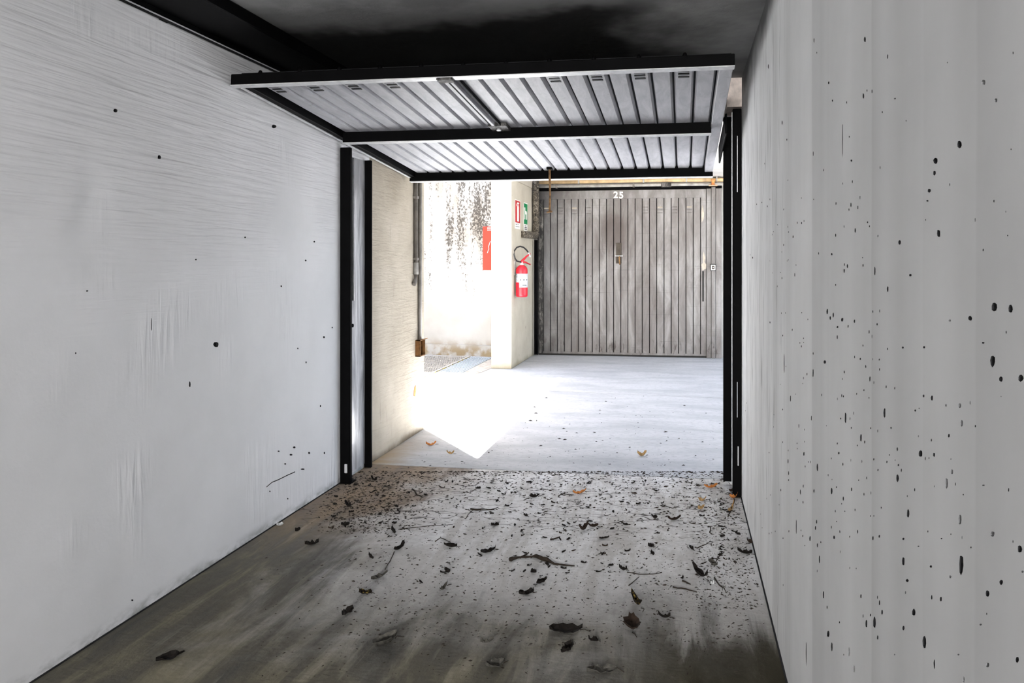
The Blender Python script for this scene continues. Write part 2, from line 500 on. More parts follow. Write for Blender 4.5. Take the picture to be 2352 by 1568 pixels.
def rebase(o, loc):
    """put a one-mesh thing's origin at loc"""
    loc = Vector(loc)
    o.data.transform(Matrix.Translation(-loc))
    o.location = loc
    return o

# a wall face with real blow holes: holes = list of (outline in (y,z), depth, material index)
def pitted_wall(name, x, nx, y0, y1, z0, z1, thick, holes, mats):
    bm = bmesh.new()
    def loop(pts):
        vs = [bm.verts.new((x, p[0], p[1])) for p in pts]
        return vs, [bm.edges.new((vs[i], vs[(i + 1) % len(vs)])) for i in range(len(vs))]
    vo, eo = loop([(y0, z0), (y1, z0), (y1, z1), (y0, z1)])
    edges = list(eo)
    hv = []
    for pts, d, mi in holes:
        v, e_ = loop(pts); edges += e_; hv.append((v, d, mi))
    bmesh.ops.triangle_fill(bm, use_beauty=True, use_dissolve=False, edges=edges, normal=(nx, 0, 0))
    for v, d, mi in hv:
        cy = sum(q.co.y for q in v) / len(v); cz = sum(q.co.z for q in v) / len(v)
        b = [bm.verts.new((x - nx * d, cy + (q.co.y - cy) * 0.8, cz + (q.co.z - cz) * 0.8)) for q in v]
        for i in range(len(v)):
            j = (i + 1) % len(v)
            bm.faces.new((v[i], v[j], b[j], b[i])).material_index = mi
        bm.faces.new(b).material_index = mi
    vb = [bm.verts.new((x - nx * thick, q.co.y, q.co.z)) for q in vo]
    for i in range(4):
        j = (i + 1) % 4
        bm.faces.new((vo[i], vo[j], vb[j], vb[i]))
    bm.faces.new(list(reversed(vb)))
    bmesh.ops.recalc_face_normals(bm, faces=bm.faces)
    me = bpy.data.meshes.new(name)
    bm.to_mesh(me); bm.free()
    return link(name, me, mats)

# ------------------------------------------------------------------ the garage shell
XL, XR, YB, ZC, YD = -2.25, 0.36, -5.0, 2.61, 5.09  # rear depth stretched so the added fill lamp fades more slowly
def pit_outline(cx, cy, w, h, X, n=8):
    ph = R.random()
    out = []
    for k in range(n):
        a = 2 * math.pi * (k + 0.3 * ph) / n
        ca, sa = math.cos(a), math.sin(a)
        q = (abs(ca) ** 2.6 + abs(sa) ** 2.6) ** (-1 / 2.6) * R.uniform(0.84, 1.1)
        p = onX(cx + 0.5 * w * ca * q, cy + 0.5 * h * sa * q, X)
        out.append((p.y, p.z))
    return out
def add_hole(holes, boxes, o, depth, mi, lim):
    b = (min(p[0] for p in o) - .003, max(p[0] for p in o) + .003, min(p[1] for p in o) - .003, max(p[1] for p in o) + .003)
    if b[0] < lim[0] or b[1] > lim[1] or b[2] < lim[2] or b[3] > lim[3]:
        return
    if any(b[0] < q[1] and b[1] > q[0] and b[2] < q[3] and b[3] > q[2] for q in boxes):
        return
    boxes.append(b); holes.append((o, depth, mi))
TOP = [(573,181,10,26),(678,260,5,22),(1118,377,18,26,1),(1175,460,14,20,1),(1008,664,22,34),(897,738,20,28),(893,795,12,22),(869,875,14,18),(860,922,10,8),(912,1072,16,36),(732,1113,12,20),(407,380,7,14),(424,462,6,10),(566,440,7,26),(583,416,4,12),(711,453,8,8,1),(653,515,5,10),(511,738,8,10),(501,628,4,10),(509,940,5,20),(541,953,4,16),(500,963,4,12),(529,1058,6,22),(439,1080,5,14),(421,1167,7,10),(478,1244,6,18),(493,1222,6,20),(619,1245,6,40),(678,1328,8,28),(782,1263,12,12),(1168,1409,26,40),(1243,1418,20,36),(1056,1461,18,24),(963,1472,10,10,1),(400,1430,7,26),(414,1460,7,18),(428,1446,6,24),(469,1468,10,18),(447,1502,8,10),(525,1475,6,16),(446,1548,5,20),(193,563,4,22),(243,1087,4,12),(262,1023,3,10),(251,1262,3,20),(192,1277,3,12),(137,1480,3,10),(125,947,3,10),(208,1437,3,6),(57,1183,3,10),(129,305,3,20),(489,470,4,12),(470,640,3,170),(336,705,3,24),(339,185,4,20),(352,242,3,10)]
LOW = [(389,94,12,16),(335,145,5,36),(596,172,6,24),(478,140,5,14),(577,115,5,14),(552,80,6,10),(747,28,10,10),(845,27,10,10),(1116,6,12,8),(1160,90,24,54),(1198,172,18,26),(1290,167,24,34),(843,250,8,14),(881,260,10,26),(1009,295,14,22,1),(663,327,10,44),(804,317,8,10),(484,350,8,50),(555,442,8,40),(572,462,5,14),(1018,375,12,34,1),(959,432,9,18),(891,520,10,18),(829,514,18,32),(722,494,6,20),(727,567,6,10),(973,597,12,24,1),(723,628,12,34),(948,650,14,50,1),(453,513,7,12),(355,577,7,36),(420,687,8,28),(512,679,6,16),(339,686,5,18),(277,692,4,24),(290,664,4,14),(187,682,3,12),(293,516,6,18),(327,352,4,22),(474,722,5,20),(772,789,12,38),(1010,817,16,52,1),(750,906,10,12),(639,895,7,14),(610,903,6,20),(432,899,9,16),(540,873,5,18),(458,873,4,14),(351,828,5,18),(346,856,5,20),(321,905,6,26),(288,893,4,10),(355,936,5,20),(364,1000,6,40),(750,1009,12,42),(1016,1025,18,92),(876,1033,10,12),(965,1080,10,14,1),(768,1098,14,14),(1159,884,20,24,1),(1285,953,20,34),(1199,1106,16,24),(1136,1158,18,32),(1297,1057,12,12,1),(880,1175,7,22),(922,1182,10,22),(798,1243,16,32),(640,1200,6,24),(652,1242,8,24),(617,1290,12,54),(580,1297,9,36),(599,1256,6,12),(555,1170,6,20),(383,1163,6,34),(399,1220,4,16),(405,1342,12,34),(421,1402,7,40),(632,1358,7,20),(750,1315,10,22),(739,1286,5,14),(846,1380,18,56),(892,1480,7,48),(500,1425,6,46,1),(523,1502,6,36,1),(1136,1485,16,22,1),(1273,1462,14,30),(1003,1437,9,8,1),(1027,1552,9,30,1),(1118,660,12,6,1),(925,905,7,7),(819,940,9,5),(1105,1300,11,9,1),(231,262,4,28),(202,100,3,90),(270,388,3,20),(220,550,4,20),(223,605,3,20),(258,850,3,70),(303,1430,3,120)]
holes, boxes = [], []
lim = (0.3, 4.68, 0.03, 2.58)
for lst, oy in ((TOP, 0), (LOW, 784)):
    for q in lst:
        big = q[2] > 9
        add_hole(holes, boxes, pit_outline(1700 + q[0] / 2, oy + q[1] / 2, max(q[2] / 2, 1.6), q[3] / 2, XR), 0.004 if len(q) > 4 else (0.03 if big else 0.022), 2 if len(q) > 4 else 1, lim)
for i in range(230):                                     # the fine blow holes between the listed ones
    px = R.choice([R.uniform(1712, 1860), R.uniform(1760, 2010), R.uniform(1880, 2060), R.uniform(1900, 2340)])
    py = R.triangular(60, 1540, 1050)
    s_ = 0.6 + (px - 1700) / 300
    add_hole(holes, boxes, pit_outline(px, py, R.uniform(1.2, 1.9) * min(s_, 1.6), R.uniform(2, 6) * min(s_, 1.5), XR, 6), 0.012, R.choice([1, 1, 2]), lim)
wr = pitted_wall('wall_right', XR, -1, YB, YD, 0.0, ZC, 0.25, holes, ['board', 'pit_shade_and_strip', 'pit_shade_pale'])
wr['kind'] = 'structure'
holes, boxes = [], []
for q in [(265,254,10,9),(366,361,8,9),(629,290,11,9),(496,791,12,12),(436,882,4,14),(450,596,4,4),(722,555,4,4),(702,598,4,4),(646,657,4,4),(200,668,5,3),(744,774,4,5),(763,752,3,4),(684,800,3,4),(703,832,3,5),(736,932,3,5),(676,1027,6,5),(668,1044,7,4),(640,1036,5,3),(655,1065,5,3),(620,1128,3,4),(661,1145,3,4),(348,745,2,30),(304,1378,5,4),(174,811,3,5),(710,1040,5,5),(695,1077,9,4),(745,1040,3,5),(563,545,4,4)]:
    add_hole(holes, boxes, pit_outline(q[0], q[1], q[2], q[3], XL), 0.012, 1, (0.3, 4.6, 0.02, 2.5))
crack = [(612, 1118), (625, 1107), (640, 1101), (660, 1091), (678, 1083)]
o_ = [onX(a, b - 1, XL) for a, b in crack] + [onX(a, b + 1.2, XL) for a, b in reversed(crack)]
add_hole(holes, boxes, [(p.y, p.z) for p in o_], 0.012, 1, (0.3, 4.9, 0.02, 2.5))
wl = pitted_wall('wall_left', XL, 1, YB, YD, 0.0, ZC, 0.3, holes, ['plaster', 'pit_shade_and_strip'])
wl['kind'] = 'structure'
struct('wall_back', B().box(XL - .3, XR + .25, YB - .2, YB, 0, ZC), 'plaster')
struct('ceiling', B().box(XL - .3, XR + .25, YB - .2, YD + .25, ZC, ZC + .2), 'ceiling')
struct('floor', B().box(XL - .3, XR + .25, YB - .2, 5.084, -.15, 0), 'floor')
struct('trim_1', B().box(XL, -1.95, YB, 4.9, 2.545, ZC, .006), 'black_and_shade')              # near-black bar under the ceiling along the left wall
struct('trim_2', B().box(XL, XR, 4.86, YD + .25, 2.46, ZC), 'black_and_shade')                  # lintel over the opening
struct('wall_end', B().box(0.27, XR, 4.70, 5.02, 2.43, 2.61), 'masonry')                    # masonry reveal above the right post
# thin dark strips along the foot of the walls
struct('foot_strip_left', B().box(XL, XL + .005, YB, 4.61, 0, .005), 'pit_shade_and_strip')
struct('foot_strip_right', B().box(XR - .006, XR, YB, 4.70, 0, .007), 'pit_shade_and_strip')

# ------------------------------------------------------------------ the yard outside
struct('driveway_slab', B().poly([(-2.55, 5.094, 0), (6, 5.10, 0), (6, 7.7, 0), (-1.4, 8.245, 0), (-2.25, 8.305, 0), (-2.60, 8.33, 0), (-2.60, 6.2, 0)], (0, 0, -.15)), 'drive')
struct('driveway_slab', B().poly([(-2.60, 8.345, 0), (-2.25, 8.32, 0), (-1.4, 8.26, 0), (6, 7.715, 0), (6, 11.7, 0), (-2.60, 11.7, 0)], (0, 0, -.15)), 'drive')
struct('yard_ground', B().box(-9, -2.60, 5.0, 8.45, -.15, 0), 'drive')
struct('yard_ground', B().box(-9, -4.30, 8.45, 12, -.15, 0), 'drive')
struct('wall_outside_left', B().box(XL - .3, XL, YD, 6.23, 0, 2.75), 'beige')
struct('wall_facade', B().box(-9, XL - .3, 4.9, 5.1, 0, 2.9), 'beige')
struct('wall_facade', B().box(XR + .0, 6, 5.02, 5.27, 0, 2.9), 'beige')
struct('roof_slab', B().box(-2.258, 1.9, 4.9, 11.9, 2.75, 2.915), 'roof_concrete')
struct('roof_slab', B().box(-9, 6.2, -5.4, YD + .25, 2.92, 3.15), 'roof_concrete')
struct('wall_far', B().box(-2.6, 6, 11.50, 11.8, 0, 2.75), 'roof_concrete')
bwall = struct('wall_far_left', B().poly([(-9, 11.75, 0), (-2.612, 11.12, 0), (-2.612, 11.9, 0), (-9, 12.0, 0)], (0, 0, 6.2)), 'stained')
struct('trim_3', B().poly([(-9, 11.70, 0), (-2.62, 11.05, 0), (-2.62, 11.14, 0), (-9, 11.78, 0)], (0, 0, .17)), 'stained')
# concrete pillar
pl = thing('concrete_pillar', 'square concrete pillar left of the closed garage door, carrying the extinguisher', 'pillar', (-2.45, 9.9, 0))
B().box(-2.60, -2.315, 9.86, 11.42, 0, 2.60, .012, 2).build('shaft', 'pillar', pl)
B().box(-2.605, -2.31, 9.855, 11.42, 2.602, 2.748, .006).build('head', 'pillar', pl)

# ------------------------------------------------------------------ steel posts of the open door
lp = thing('door_post', 'black steel channel post standing against the left wall at the opening', 'post', (XL, 4.8, 0))
B().box(XL + .001, -2.176, 4.62, 4.65, 0, 2.225, .004).build('front_flange', 'black_and_shade', lp)
B().box(XL + .001, -2.196, 4.995, 5.02, 0, 2.19, .004).build('rear_flange', 'black_and_shade', lp)
q = B().box(XL + .001, XL + .007, 4.65, 4.995, .03, 2.185).build('channel_web', 'channel', lp)
tag(q, 'dented bare metal inside of the channel')
B().tube([(-2.2435, 4.79, 1.03), (-2.235, 4.79, 1.03)], .012, 10).build('bolt', 'black_and_shade', lp)
B().tube([(XL + .013, 4.80, 1.2), (XL + .013, 4.80, 2.18)], .007, 8).build('lift_cable', 'bright_edge', lp)
B().box(-2.215, -2.195, 4.612, 4.62, .07, .13, .003).build('fixing_plate', 'bright_edge', lp)
B().box(XL + .001, -2.17, 4.61, 4.70, 0, .006).build('base_plate', 'black_and_shade', lp)
rp = thing('door_post', 'black steel channel post standing against the right wall at the opening', 'post', (XR, 4.85, 0))
B().box(.305, XR - .001, 4.71, 4.74, 0, 2.42, .004).build('front_flange', 'black_and_shade', rp)
B().box(.262, XR - .001, 4.975, 5.0, 0.02, 2.42, .004).build('rear_flange', 'black_and_shade', rp)
B().box(XR - .008, XR - .001, 4.74, 4.975, .0, 2.42).build('channel_web', 'black_and_shade', rp)
q = B().box(.300, .3035, 4.715, 4.735, .08, 2.40).build('edge_highlight', 'bright_edge', rp)  # light catching the post edge, put in as a bright strip
tag(q, 'edge highlight put in as a bright strip')
B().box(.335, .342, 4.704, 4.71, .2, .32, .001).build('worn_patch', 'bright_edge', rp)
B().box(.331, .336, 4.704, 4.71, 1.9, 2.25, .001).build('worn_patch', 'bright_edge', rp)
B().box(.331, .335, 4.704, 4.71, .5, .72, .001).build('worn_patch', 'bright_edge', rp)

# ------------------------------------------------------------------ the open up-and-over door
LEAF0 = Vector((-0.9875, 3.40, 2.372))
ang = -math.atan(0.20 / 2.40)
W2 = 1.2125; LN = 2.41
od = thing('garage_door', 'grey ribbed up-and-over garage door swung open overhead with shade-black crossbars', 'garage door', LEAF0)
od.rotation_euler = (ang, 0, 0)
Z0 = Vector((0, 0, 0))
def part(b, name, mats, loc=None):
    return b.build(name, mats, od, off=Z0, loc=loc)
NP = 22
pw = (2 * W2 - 0.12) / NP
pb = B()
# pan shaped strip: flat face, folded flanks going up into the groove
pr = [(-pw / 2 + .001, .034), (-pw / 2 + .008, .012), (pw / 2 - .020, .012), (pw / 2 - .009, .034)]
th = .003
outl = [(a, 0, b_) for a, b_ in pr] + [(a, 0, b_ + th) for a, b_ in reversed(pr)]
pb.poly([(a, .03, c_) for a, _, c_ in outl], (0, LN - .06, 0))
first = None
for k in range(NP):
    xk = -W2 + .06 + pw * (k + .5)
    if first is None:
        first = part(pb, 'panel', 'galv', (xk, 0, 0))
    else:
        c_ = first.copy(); COL.objects.link(c_); c_.location = (xk, 0, 0)
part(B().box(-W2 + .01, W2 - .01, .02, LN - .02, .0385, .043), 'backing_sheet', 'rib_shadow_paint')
def bar(y0, y1, z0, z1, xa=-W2, xb=W2, name='crossbar'):
    o = part(B().box(xa, xb, y0, y1, z0, z1, .003), name, 'black_and_shade')  # grey steel bar, its shade put into the near-black colour
    l = B().box(xa, xb, y0 - .002, y1 + .004, z0 - .004, z0 + .0).build('lit_lip', 'bright_edge', o, off=Z0)  # light on the bar's underside put into a bright lip
    tag(l, 'light under the bar put in as a bright strip')
    return o
bar(0, .04, -.022, .034, -W2 - .035, W2 + .005)
bar(1.06, 1.10, -.056, .012, -W2 + .05, W2 - .06)
bar(LN - .045, LN, -.055, .034)
o = part(B().box(-W2, -W2 + .048, .04, LN - .045, -.024, .036, .003), 'side_rail', 'black_and_shade')  # left rail near-black: its shade is put into the colour
B().box(-W2 - .004, -W2 + .012, .04, LN - .045, -.029, -.024).build('lit_lip', 'bright_edge', o, off=Z0)  # bright colour stands for the lit underside of the rail
q = part(B().box(W2 - .062, W2, .04, LN - .045, -.022, .036, .003), 'side_rail', 'galv')
tag(q, 'bare grey side rail on the right')
for k in range(NP):
    if k % 2 == 0:
        xk = -W2 + .06 + pw * (k + .5)
        part(B().lathe([(.011, 0), (.012, .006), (.007, .018), (.003, .020)], (xk, .02, .034), 8), 'bolt', 'black_and_shade')
for k in (0, 2, 4, 6, 14, 16, 18, 20):                     # air slots near the upper edge
    xk = -W2 + .06 + pw * (k + .5)
    for j in range(3):
        yv = .135 + .042 * j
        part(B().box(xk - .032, xk + .022, yv, yv + .020, .0085, .0125, .002), 'air_slot', 'rubber_black')
# lock gear in the middle of the first bay
lx = -.13
part(B().box(lx - .020, lx - .002, .04, 1.06, -.012, .011, .002), 'lock_channel', 'galv')
part(B().box(lx + .028, lx + .036, .04, .95, -.012, .010, .002), 'lock_rod', 'black_and_shade')
part(B().box(lx - .036, lx - .026, .04, 1.0, -.006, .010, .002), 'lock_rod', 'black_and_shade')
lb = part(B().box(lx - .045, lx + .07, .93, 1.055, -.014, .011, .006, 2), 'lock_case', 'scuffed')
B().tube([(lx + .01, .99, -.014), (lx + .01, .99, -.026)], .014, 10).build('lock_knob', 'bright_edge', lb, off=Z0)
B().box(lx - .05, lx + .03, .0, .055, -.036, -.026, .003).build('keeper', 'scuffed', lb, off=Z0)
# rusty pull rod hanging from the lower edge
hx = -.055 + .02
hr = part(B().tube([(hx, LN - .16, .0), (hx, LN - .15, -.05), (hx + .004, LN - .14, -.20), (hx, LN - .135, -.33)], [.009, .009, .008, .008], 8), 'pull_rod', 'rusty_rod')
B().box(hx - .022, hx + .022, LN - .18, LN - .13, -.006, .012, .003).build('bracket', 'black_and_shade', hr, off=Z0)
B().tube([(hx - .022, LN - .135, -.335), (hx + .022, LN - .135, -.328)], .007, 8).build('grip', 'rusty_rod', hr, off=Z0)
# arms carrying the leaf
part(B().box(-W2 - .016, -W2 - .006, .9, 1.6, -.02, .02, .003), 'lift_arm', 'black_and_shade')
part(B().box(W2 + .014, W2 + .026, .95, 1.75, -.09, .03, .004), 'lift_arm', 'black_and_shade')
# guide rails under the ceiling
gl = thing('guide_rail', 'dark steel door guide rail along the top of the left wall', 'rail', (-2.2, 3.2, 2.50))
B().box(-2.235, -2.20, 1.2, 4.62, 2.515, 2.542, .002).build('channel', 'black_and_shade', gl)
B().box(-2.202, -2.199, 1.2, 4.5, 2.512, 2.517).build('rail_glint', 'bright_edge', gl)  # highlight along the rail put in as a bright strip
for yy in (1.6, 2.9, 4.2):
    B().box(-2.245, -2.235, yy, yy + .05, 2.516, 2.544, .002).build('bracket', 'black_and_shade', gl)

# ------------------------------------------------------------------ closed garage door opposite
YF = 11.46
fd = thing('garage_door', 'closed weathered grey garage door with number 25, across the driveway', 'garage door', (-.98, YF, 0))
fx0, fx1 = -2.17, 0.265
fw = (fx1 - fx0) / 22
o0 = None
pb = B().poly([(-fw / 2 + .0035, 0, .05), (-fw / 2 + .0035, -.018, .05), (-fw / 2 + .009, -.024, .05), (fw / 2 - .012, -.024, .05), (fw / 2 - .007, -.018, .05), (fw / 2 - .007, 0, .05)], (0, 0, 2.39))
for k in range(22):
    lc = Vector((fx0 + fw * (k + .5), YF - .0, 0)) - fd.location
    if o0 is None:
        o0 = pb.build('panel', 'door25', fd, off=Z0, loc=lc)
    else:
        c_ = o0.copy(); COL.objects.link(c_); c_.location = lc
B().box(-2.25, .285, YF + .001, YF + .02, .04, 2.50).build('backing_sheet', 'black_and_shade', fd)
B().box(-2.25, .285, YF - .036, YF, 2.44, 2.572, .005).build('header_rail', 'door25', fd)
B().box(-2.245, -2.172, YF - .034, YF, .03, 2.44, .004).build('side_rail', 'scuffed', fd)
B().box(.267, .345, YF - .034, YF, .03, 2.572, .004).build('side_rail', 'door25', fd)
B().box(-2.24, .28, YF - .03, YF - .002, .028, .058, .003).build('bottom_rail', 'door25', fd)
for k in (0, 2, 4, 6, 14, 16, 18, 20):
    xk = fx0 + fw * (k + .48)
    for j in range(3):
        zz = 2.20 + .045 * j
        l = B().poly([(xk - .042, YF - .024, zz), (xk - .042, YF - .034, zz), (xk - .042, YF - .034, zz + .006), (xk - .042, YF - .024, zz + .022)], (.075, 0, 0))
        l.build('air_louvre', 'tape_cream' if (j == 2 and k % 4 == 0) else 'door25', fd)
for px0, px1, py0, py1 in ((1368, 1388, 0, 0),):
    pass
# handle in a rusty recess
hz = onY(1422, 590, YF)
hp = B().box(hz.x - .045, hz.x + .04, YF - .029, YF - .0235, hz.z - .10, hz.z + .22, .004).build('handle_plate', 'pit_dark', fd)
tag(hp, 'dark scorched plate behind the handle')
B().tube([(hz.x + .008, YF - .03, hz.z + .01), (hz.x + .008, YF - .06, hz.z + .0), (hz.x + .012, YF - .06, hz.z - .10), (hz.x + .012, YF - .03, hz.z - .11)], .011, 8).build('door_handle', 'rusty_rod', hp, off=fd.location)
B().box(hz.x - .06, hz.x + .06, YF - .04, YF - .03, hz.z + .01, hz.z + .022, .002).build('latch_bar', 'bright_edge', hp, off=fd.location)
# torn tape and the dark slot at the right edge
tp = [(.29, 1.33), (.345, 1.36), (.35, 1.42), (.32, 1.46), (.335, 1.52), (.31, 1.62), (.295, 1.55), (.30, 1.45), (.275, 1.42)]
q = B().poly([(a, YF - .0345, b_) for a, b_ in tp], (0, -.004, 0)).build('torn_tape', 'tape_cream', fd)
B().poly([(a, YF - .0345, b_) for a, b_ in [(.28, 2.06), (.31, 2.12), (.315, 2.20), (.29, 2.33), (.275, 2.22)]], (0, -.004, 0)).build('torn_tape', 'tape_cream', fd)
B().box(.288, .312, YF - .037, YF - .0345, .86, 1.32, .001).build('lock_slot', 'rubber_black', fd)
# number 25
def text_mesh(name, s, size, mat, parent, loc, ext=.002, rot=(math.pi / 2, 0, 0), bold=0.004, off=None):
    cu = bpy.data.curves.new(name, 'FONT')
    cu.body = s; cu.size = size; cu.extrude = ext; cu.align_x = 'CENTER'; cu.offset = bold
    to = bpy.data.objects.new(name + '_tmp', cu)
    COL.objects.link(to)
    dg = bpy.context.evaluated_depsgraph_get()
    me = bpy.data.meshes.new_from_object(to.evaluated_get(dg))
    bpy.data.objects.remove(to)
    me.name = name
    me.transform(Matrix.Rotation(rot[2], 4, 'Z') @ Matrix.Rotation(rot[0], 4, 'X'))
    base = parent.location if off is None else Vector(off)
    return link(name, me, mat, parent, Vector(loc) - base)
text_mesh('number', '2', .14, 'number_white', fd, (-1.030, YF - .039, 2.452))
text_mesh('number', '5', .14, 'number_white', fd, (-.945, YF - .039, 2.446))
# frame round that door
fr = thing('steel_surround', 'dark scuffed steel frame around the closed garage door numbered 25', 'frame', (-.98, YF + .02, 0))
B().box(-2.312, -2.252, YF - .05, YF + .03, 0, 2.62, .004).build('left_jamb', 'scuffed', fr)
B().box(-2.312, .58, YF - .045, YF + .03, 2.578, 2.625, .004).build('head_bar', 'black_and_shade', fr)
B().box(.352, .420, YF - .045, YF + .03, 0, 2.575, .004).build('right_jamb', 'door25', fr)
B().box(.424, .485, YF - .055, YF + .03, 0, 2.60, .006).build('right_jamb', 'door25', fr)
B().box(.489, .575, YF - .045, YF + .03, 0, 2.575, .004).build('right_jamb', 'door25', fr)
B().box(-2.25, .35, YF - .015, YF + .03, 0, .026).build('sill', 'rubber_black', fr)
sc = onY(1638, 614, YF - .06)
sw = thing('key_switch', 'small square grey key switch on the frame right of door 25', 'switch', (sc.x, YF - .055, sc.z))
B().box(sc.x - .042, sc.x + .042, YF - .075, YF - .055, sc.z - .05, sc.z + .05, .006, 2).build('housing', 'rubber_black', sw)
B().box(sc.x - .034, sc.x + .034, YF - .080, YF - .074, sc.z - .041, sc.z + .041, .004).build('face_plate', 'switch_grey', sw)
B().box(sc.x - .018, sc.x + .018, YF - .084, YF - .079, sc.z - .024, sc.z + .024, .003).build('inset', 'leaf_brown', sw)
B().tube([(sc.x, YF - .083, sc.z), (sc.x, YF - .090, sc.z)], .009, 10).build('key_barrel', 'bright_edge', sw)

# pipes over that door
tpipe = thing('overhead_pipe', 'tan pipe running along the wall above the closed garage door', 'pipe', (-.9, 11.36, 2.715))
B().tube([(-2.32, 11.38, 2.705), (-.5, 11.38, 2.712), (.60, 11.38, 2.700), (2.5, 11.38, 2.70)], .032, 12).build('tube', 'tan_pipe', tpipe)
for xx in (-1.6, -.6, .05, .5):
    B().box(xx - .012, xx + .012, 11.343, 11.45, 2.672, 2.748, .003).build('clip', 'grey_pipe', tpipe)
gp = thing('overhead_pipe', 'thinner dirty grey pipe directly below the tan pipe above the closed door', 'pipe', (-.9, 11.37, 2.638))
B().tube([(-2.28, 11.37, 2.638), (-.4, 11.37, 2.638), (2.5, 11.37, 2.635)], .024, 12).build('tube', 'grey_pipe', gp)
for xx in (-1.95, -.75):
    B().box(xx - .015, xx + .015, 11.345, 11.412, 2.607, 2.664, .003).build('clip', 'conduit_grey', gp)
B().box(-.33, -.18, 11.335, 11.412, 2.604, 2.666, .006, 2).build('coupling', 'scuffed', gp)
of = thing('pipe_fitting', 'orange plastic pipe fitting above the frame right of door 25', 'fitting', (.445, 11.33, 2.60))
B().lathe([(.028, .012), (.03, .02), (.022, .03), (.022, .075), (.03, .085), (.03, .10)], (.445, 11.305, 2.60), 14).build('collar', 'orange_pvc', of)
B().box(.38, .51, 11.25, 11.345, 2.602, 2.614, .004).build('flange', 'terracotta', of)
# wrapped down pipe beside the pillar
wp = thing('wrapped_pipe', 'crinkled foil-wrapped pipe elbowing into the side of the concrete pillar', 'pipe', (-2.27, 11.3, 2.2))
B().tube([(-2.255, 11.25, 2.73), (-2.257, 11.25, 2.4), (-2.25, 11.25, 2.1), (-2.255, 11.25, 1.93)], [.05, .055, .05, .052], 12).build('riser', 'wrap', wp)
B().tube([(-2.255, 11.25, 1.90), (-2.257, 11.20, 1.87), (-2.265, 10.95, 1.865), (-2.28, 10.52, 1.86), (-2.312, 10.47, 1.86)], [.052, .056, .052, .05, .046], 12).build('elbow', 'wrap', wp)
B().tube([(-2.255, 11.28, .03), (-2.255, 11.28, 1.80)], .028, 10).build('drop_tube', 'black_and_shade', wp)

# ------------------------------------------------------------------ extinguisher and signs on the pillar
ec = onX(1198, 683, -2.22); EY = 10.05
ex = thing('fire_extinguisher', 'red fire extinguisher hanging on the concrete pillar', 'extinguisher', (-2.215, EY, .975))
er = .082; ez = .975
px_ = -2.315 + er + .02
B().lathe([(.045, 0), (.07, .004), (.079, .015), (er, .035), (er, .365), (.078, .395), (.062, .42), (.04, .437), (.026, .445)], (px_, EY, ez), 28).build('cylinder', 'extinguisher_red', ex)
B().lathe([(er + .0012, .135), (er + .0012, .135 + .19)], (px_, EY, ez), 28).build('paper_label', 'label_white', ex)
def on_cyl(b, a0, a1, z0, z1, r, n=4):
    for i in range(n):
        pa = [a0 + (a1 - a0) * (i + t) / n for t in (0, 1)]
        P = [(px_ + r * math.cos(a), EY + r * math.sin(a)) for a in pa]
        b.poly([(P[0][0], P[0][1], z0), (P[1][0], P[1][1], z0), (P[1][0], P[1][1], z1), (P[0][0], P[0][1], z1)], (.0006 * math.cos(pa[0]), .0006 * math.sin(pa[0]), 0))
b_ = B(); rr = random.Random(3)
view = math.atan2(0 - EY, 0 - px_)
for j in range(9):
    on_cyl(b_, view - 1.25, view - 1.25 + rr.uniform(.35, .6), ez + .315 - j * .012, ez + .319 - j * .012, er + .0016)
for a in (-.35, .25, .85):
    on_cyl(b_, view + a, view + a + .22, ez + .232, ez + .248, er + .0016, 2)
on_cyl(b_, view - .3, view + 1.1, ez + .150, ez + .156, er + .0016)
on_cyl(b_, view + .1, view + .9, ez + .162, ez + .172, er + .0016)
tag(b_.build('printed_lines', 'label_ink', ex), kind='stuff')
b2 = B(); on_cyl(b2, view - 1.6, view - .42, ez + .1345, ez + .205, er + .0018, 8)
b2.build('red_field', 'extinguisher_red', ex)
B().lathe([(.022, 0), (.026, .004), (.026, .02), (.016, .026), (.016, .05)], (px_, EY, ez + .443), 14).build('valve', 'bright_edge', ex)
hd = Vector((px_, EY, ez + .485))
def hs(a, h):                       # a point of the plane the hose and levers lie in
    return hd + Vector((.085 * a, .17 * a, h))
B().tube([hs(-.1, 0), hs(.15, .03), hs(.6, .085), hs(1.0, .115)], [.016, .018, .013, .010], 8).build('lever', 'extinguisher_red', ex)
B().tube([hs(-.05, -.005), hs(.4, .0), hs(1.0, -.035)], [.014, .013, .009], 8).build('carry_grip', 'extinguisher_red', ex)
B().tube([hs(.75, .135), hs(1.0, .075)], .012, 8).build('nozzle', 'label_white', ex)
B().tube([hs(-.1, 0), hs(-.55, .012), hs(-.78, .05), hs(-.88, .105), hs(-.82, .16), hs(-.58, .20), hs(-.2, .218), hs(.2, .205), hs(.55, .17), hs(.82, .125)], .0105, 10).build('hose', 'rubber_black', ex)
B().box(-2.314, -2.30, EY - .03, EY + .03, ez + .30, ez + .5, .003).build('wall_hook', 'grey_pipe', ex)

SX = -2.3145
def sign(name, label, mat, y0, y1, z0, z1, zc, glyphs, parts):
    t = thing(name, label, 'sign', (SX, (y0 + y1) / 2, zc))
    q = B().box(SX - .0002, SX + .003, y0 - .012, y1 + .012, zc - .012, z1 + .012, .0006).build('backing_plate', 'sign_white', t)
    B().box(SX + .003, SX + .0042, y0, y1, z0, z1).build('colour_field', mat, t)
    for nm, pts in glyphs:
        B().poly([(SX + .0042, a, b) for a, b in pts], (.0012, 0, 0)).build(nm, 'sign_white', t)
    for nm, pts in parts:
        B().poly([(SX + .003, a, b) for a, b in pts], (.0012, 0, 0)).build(nm, 'label_ink', t)
    return t
def rect(a0, a1, b0, b1):
    return [(a0, b0), (a1, b0), (a1, b1), (a0, b1)]
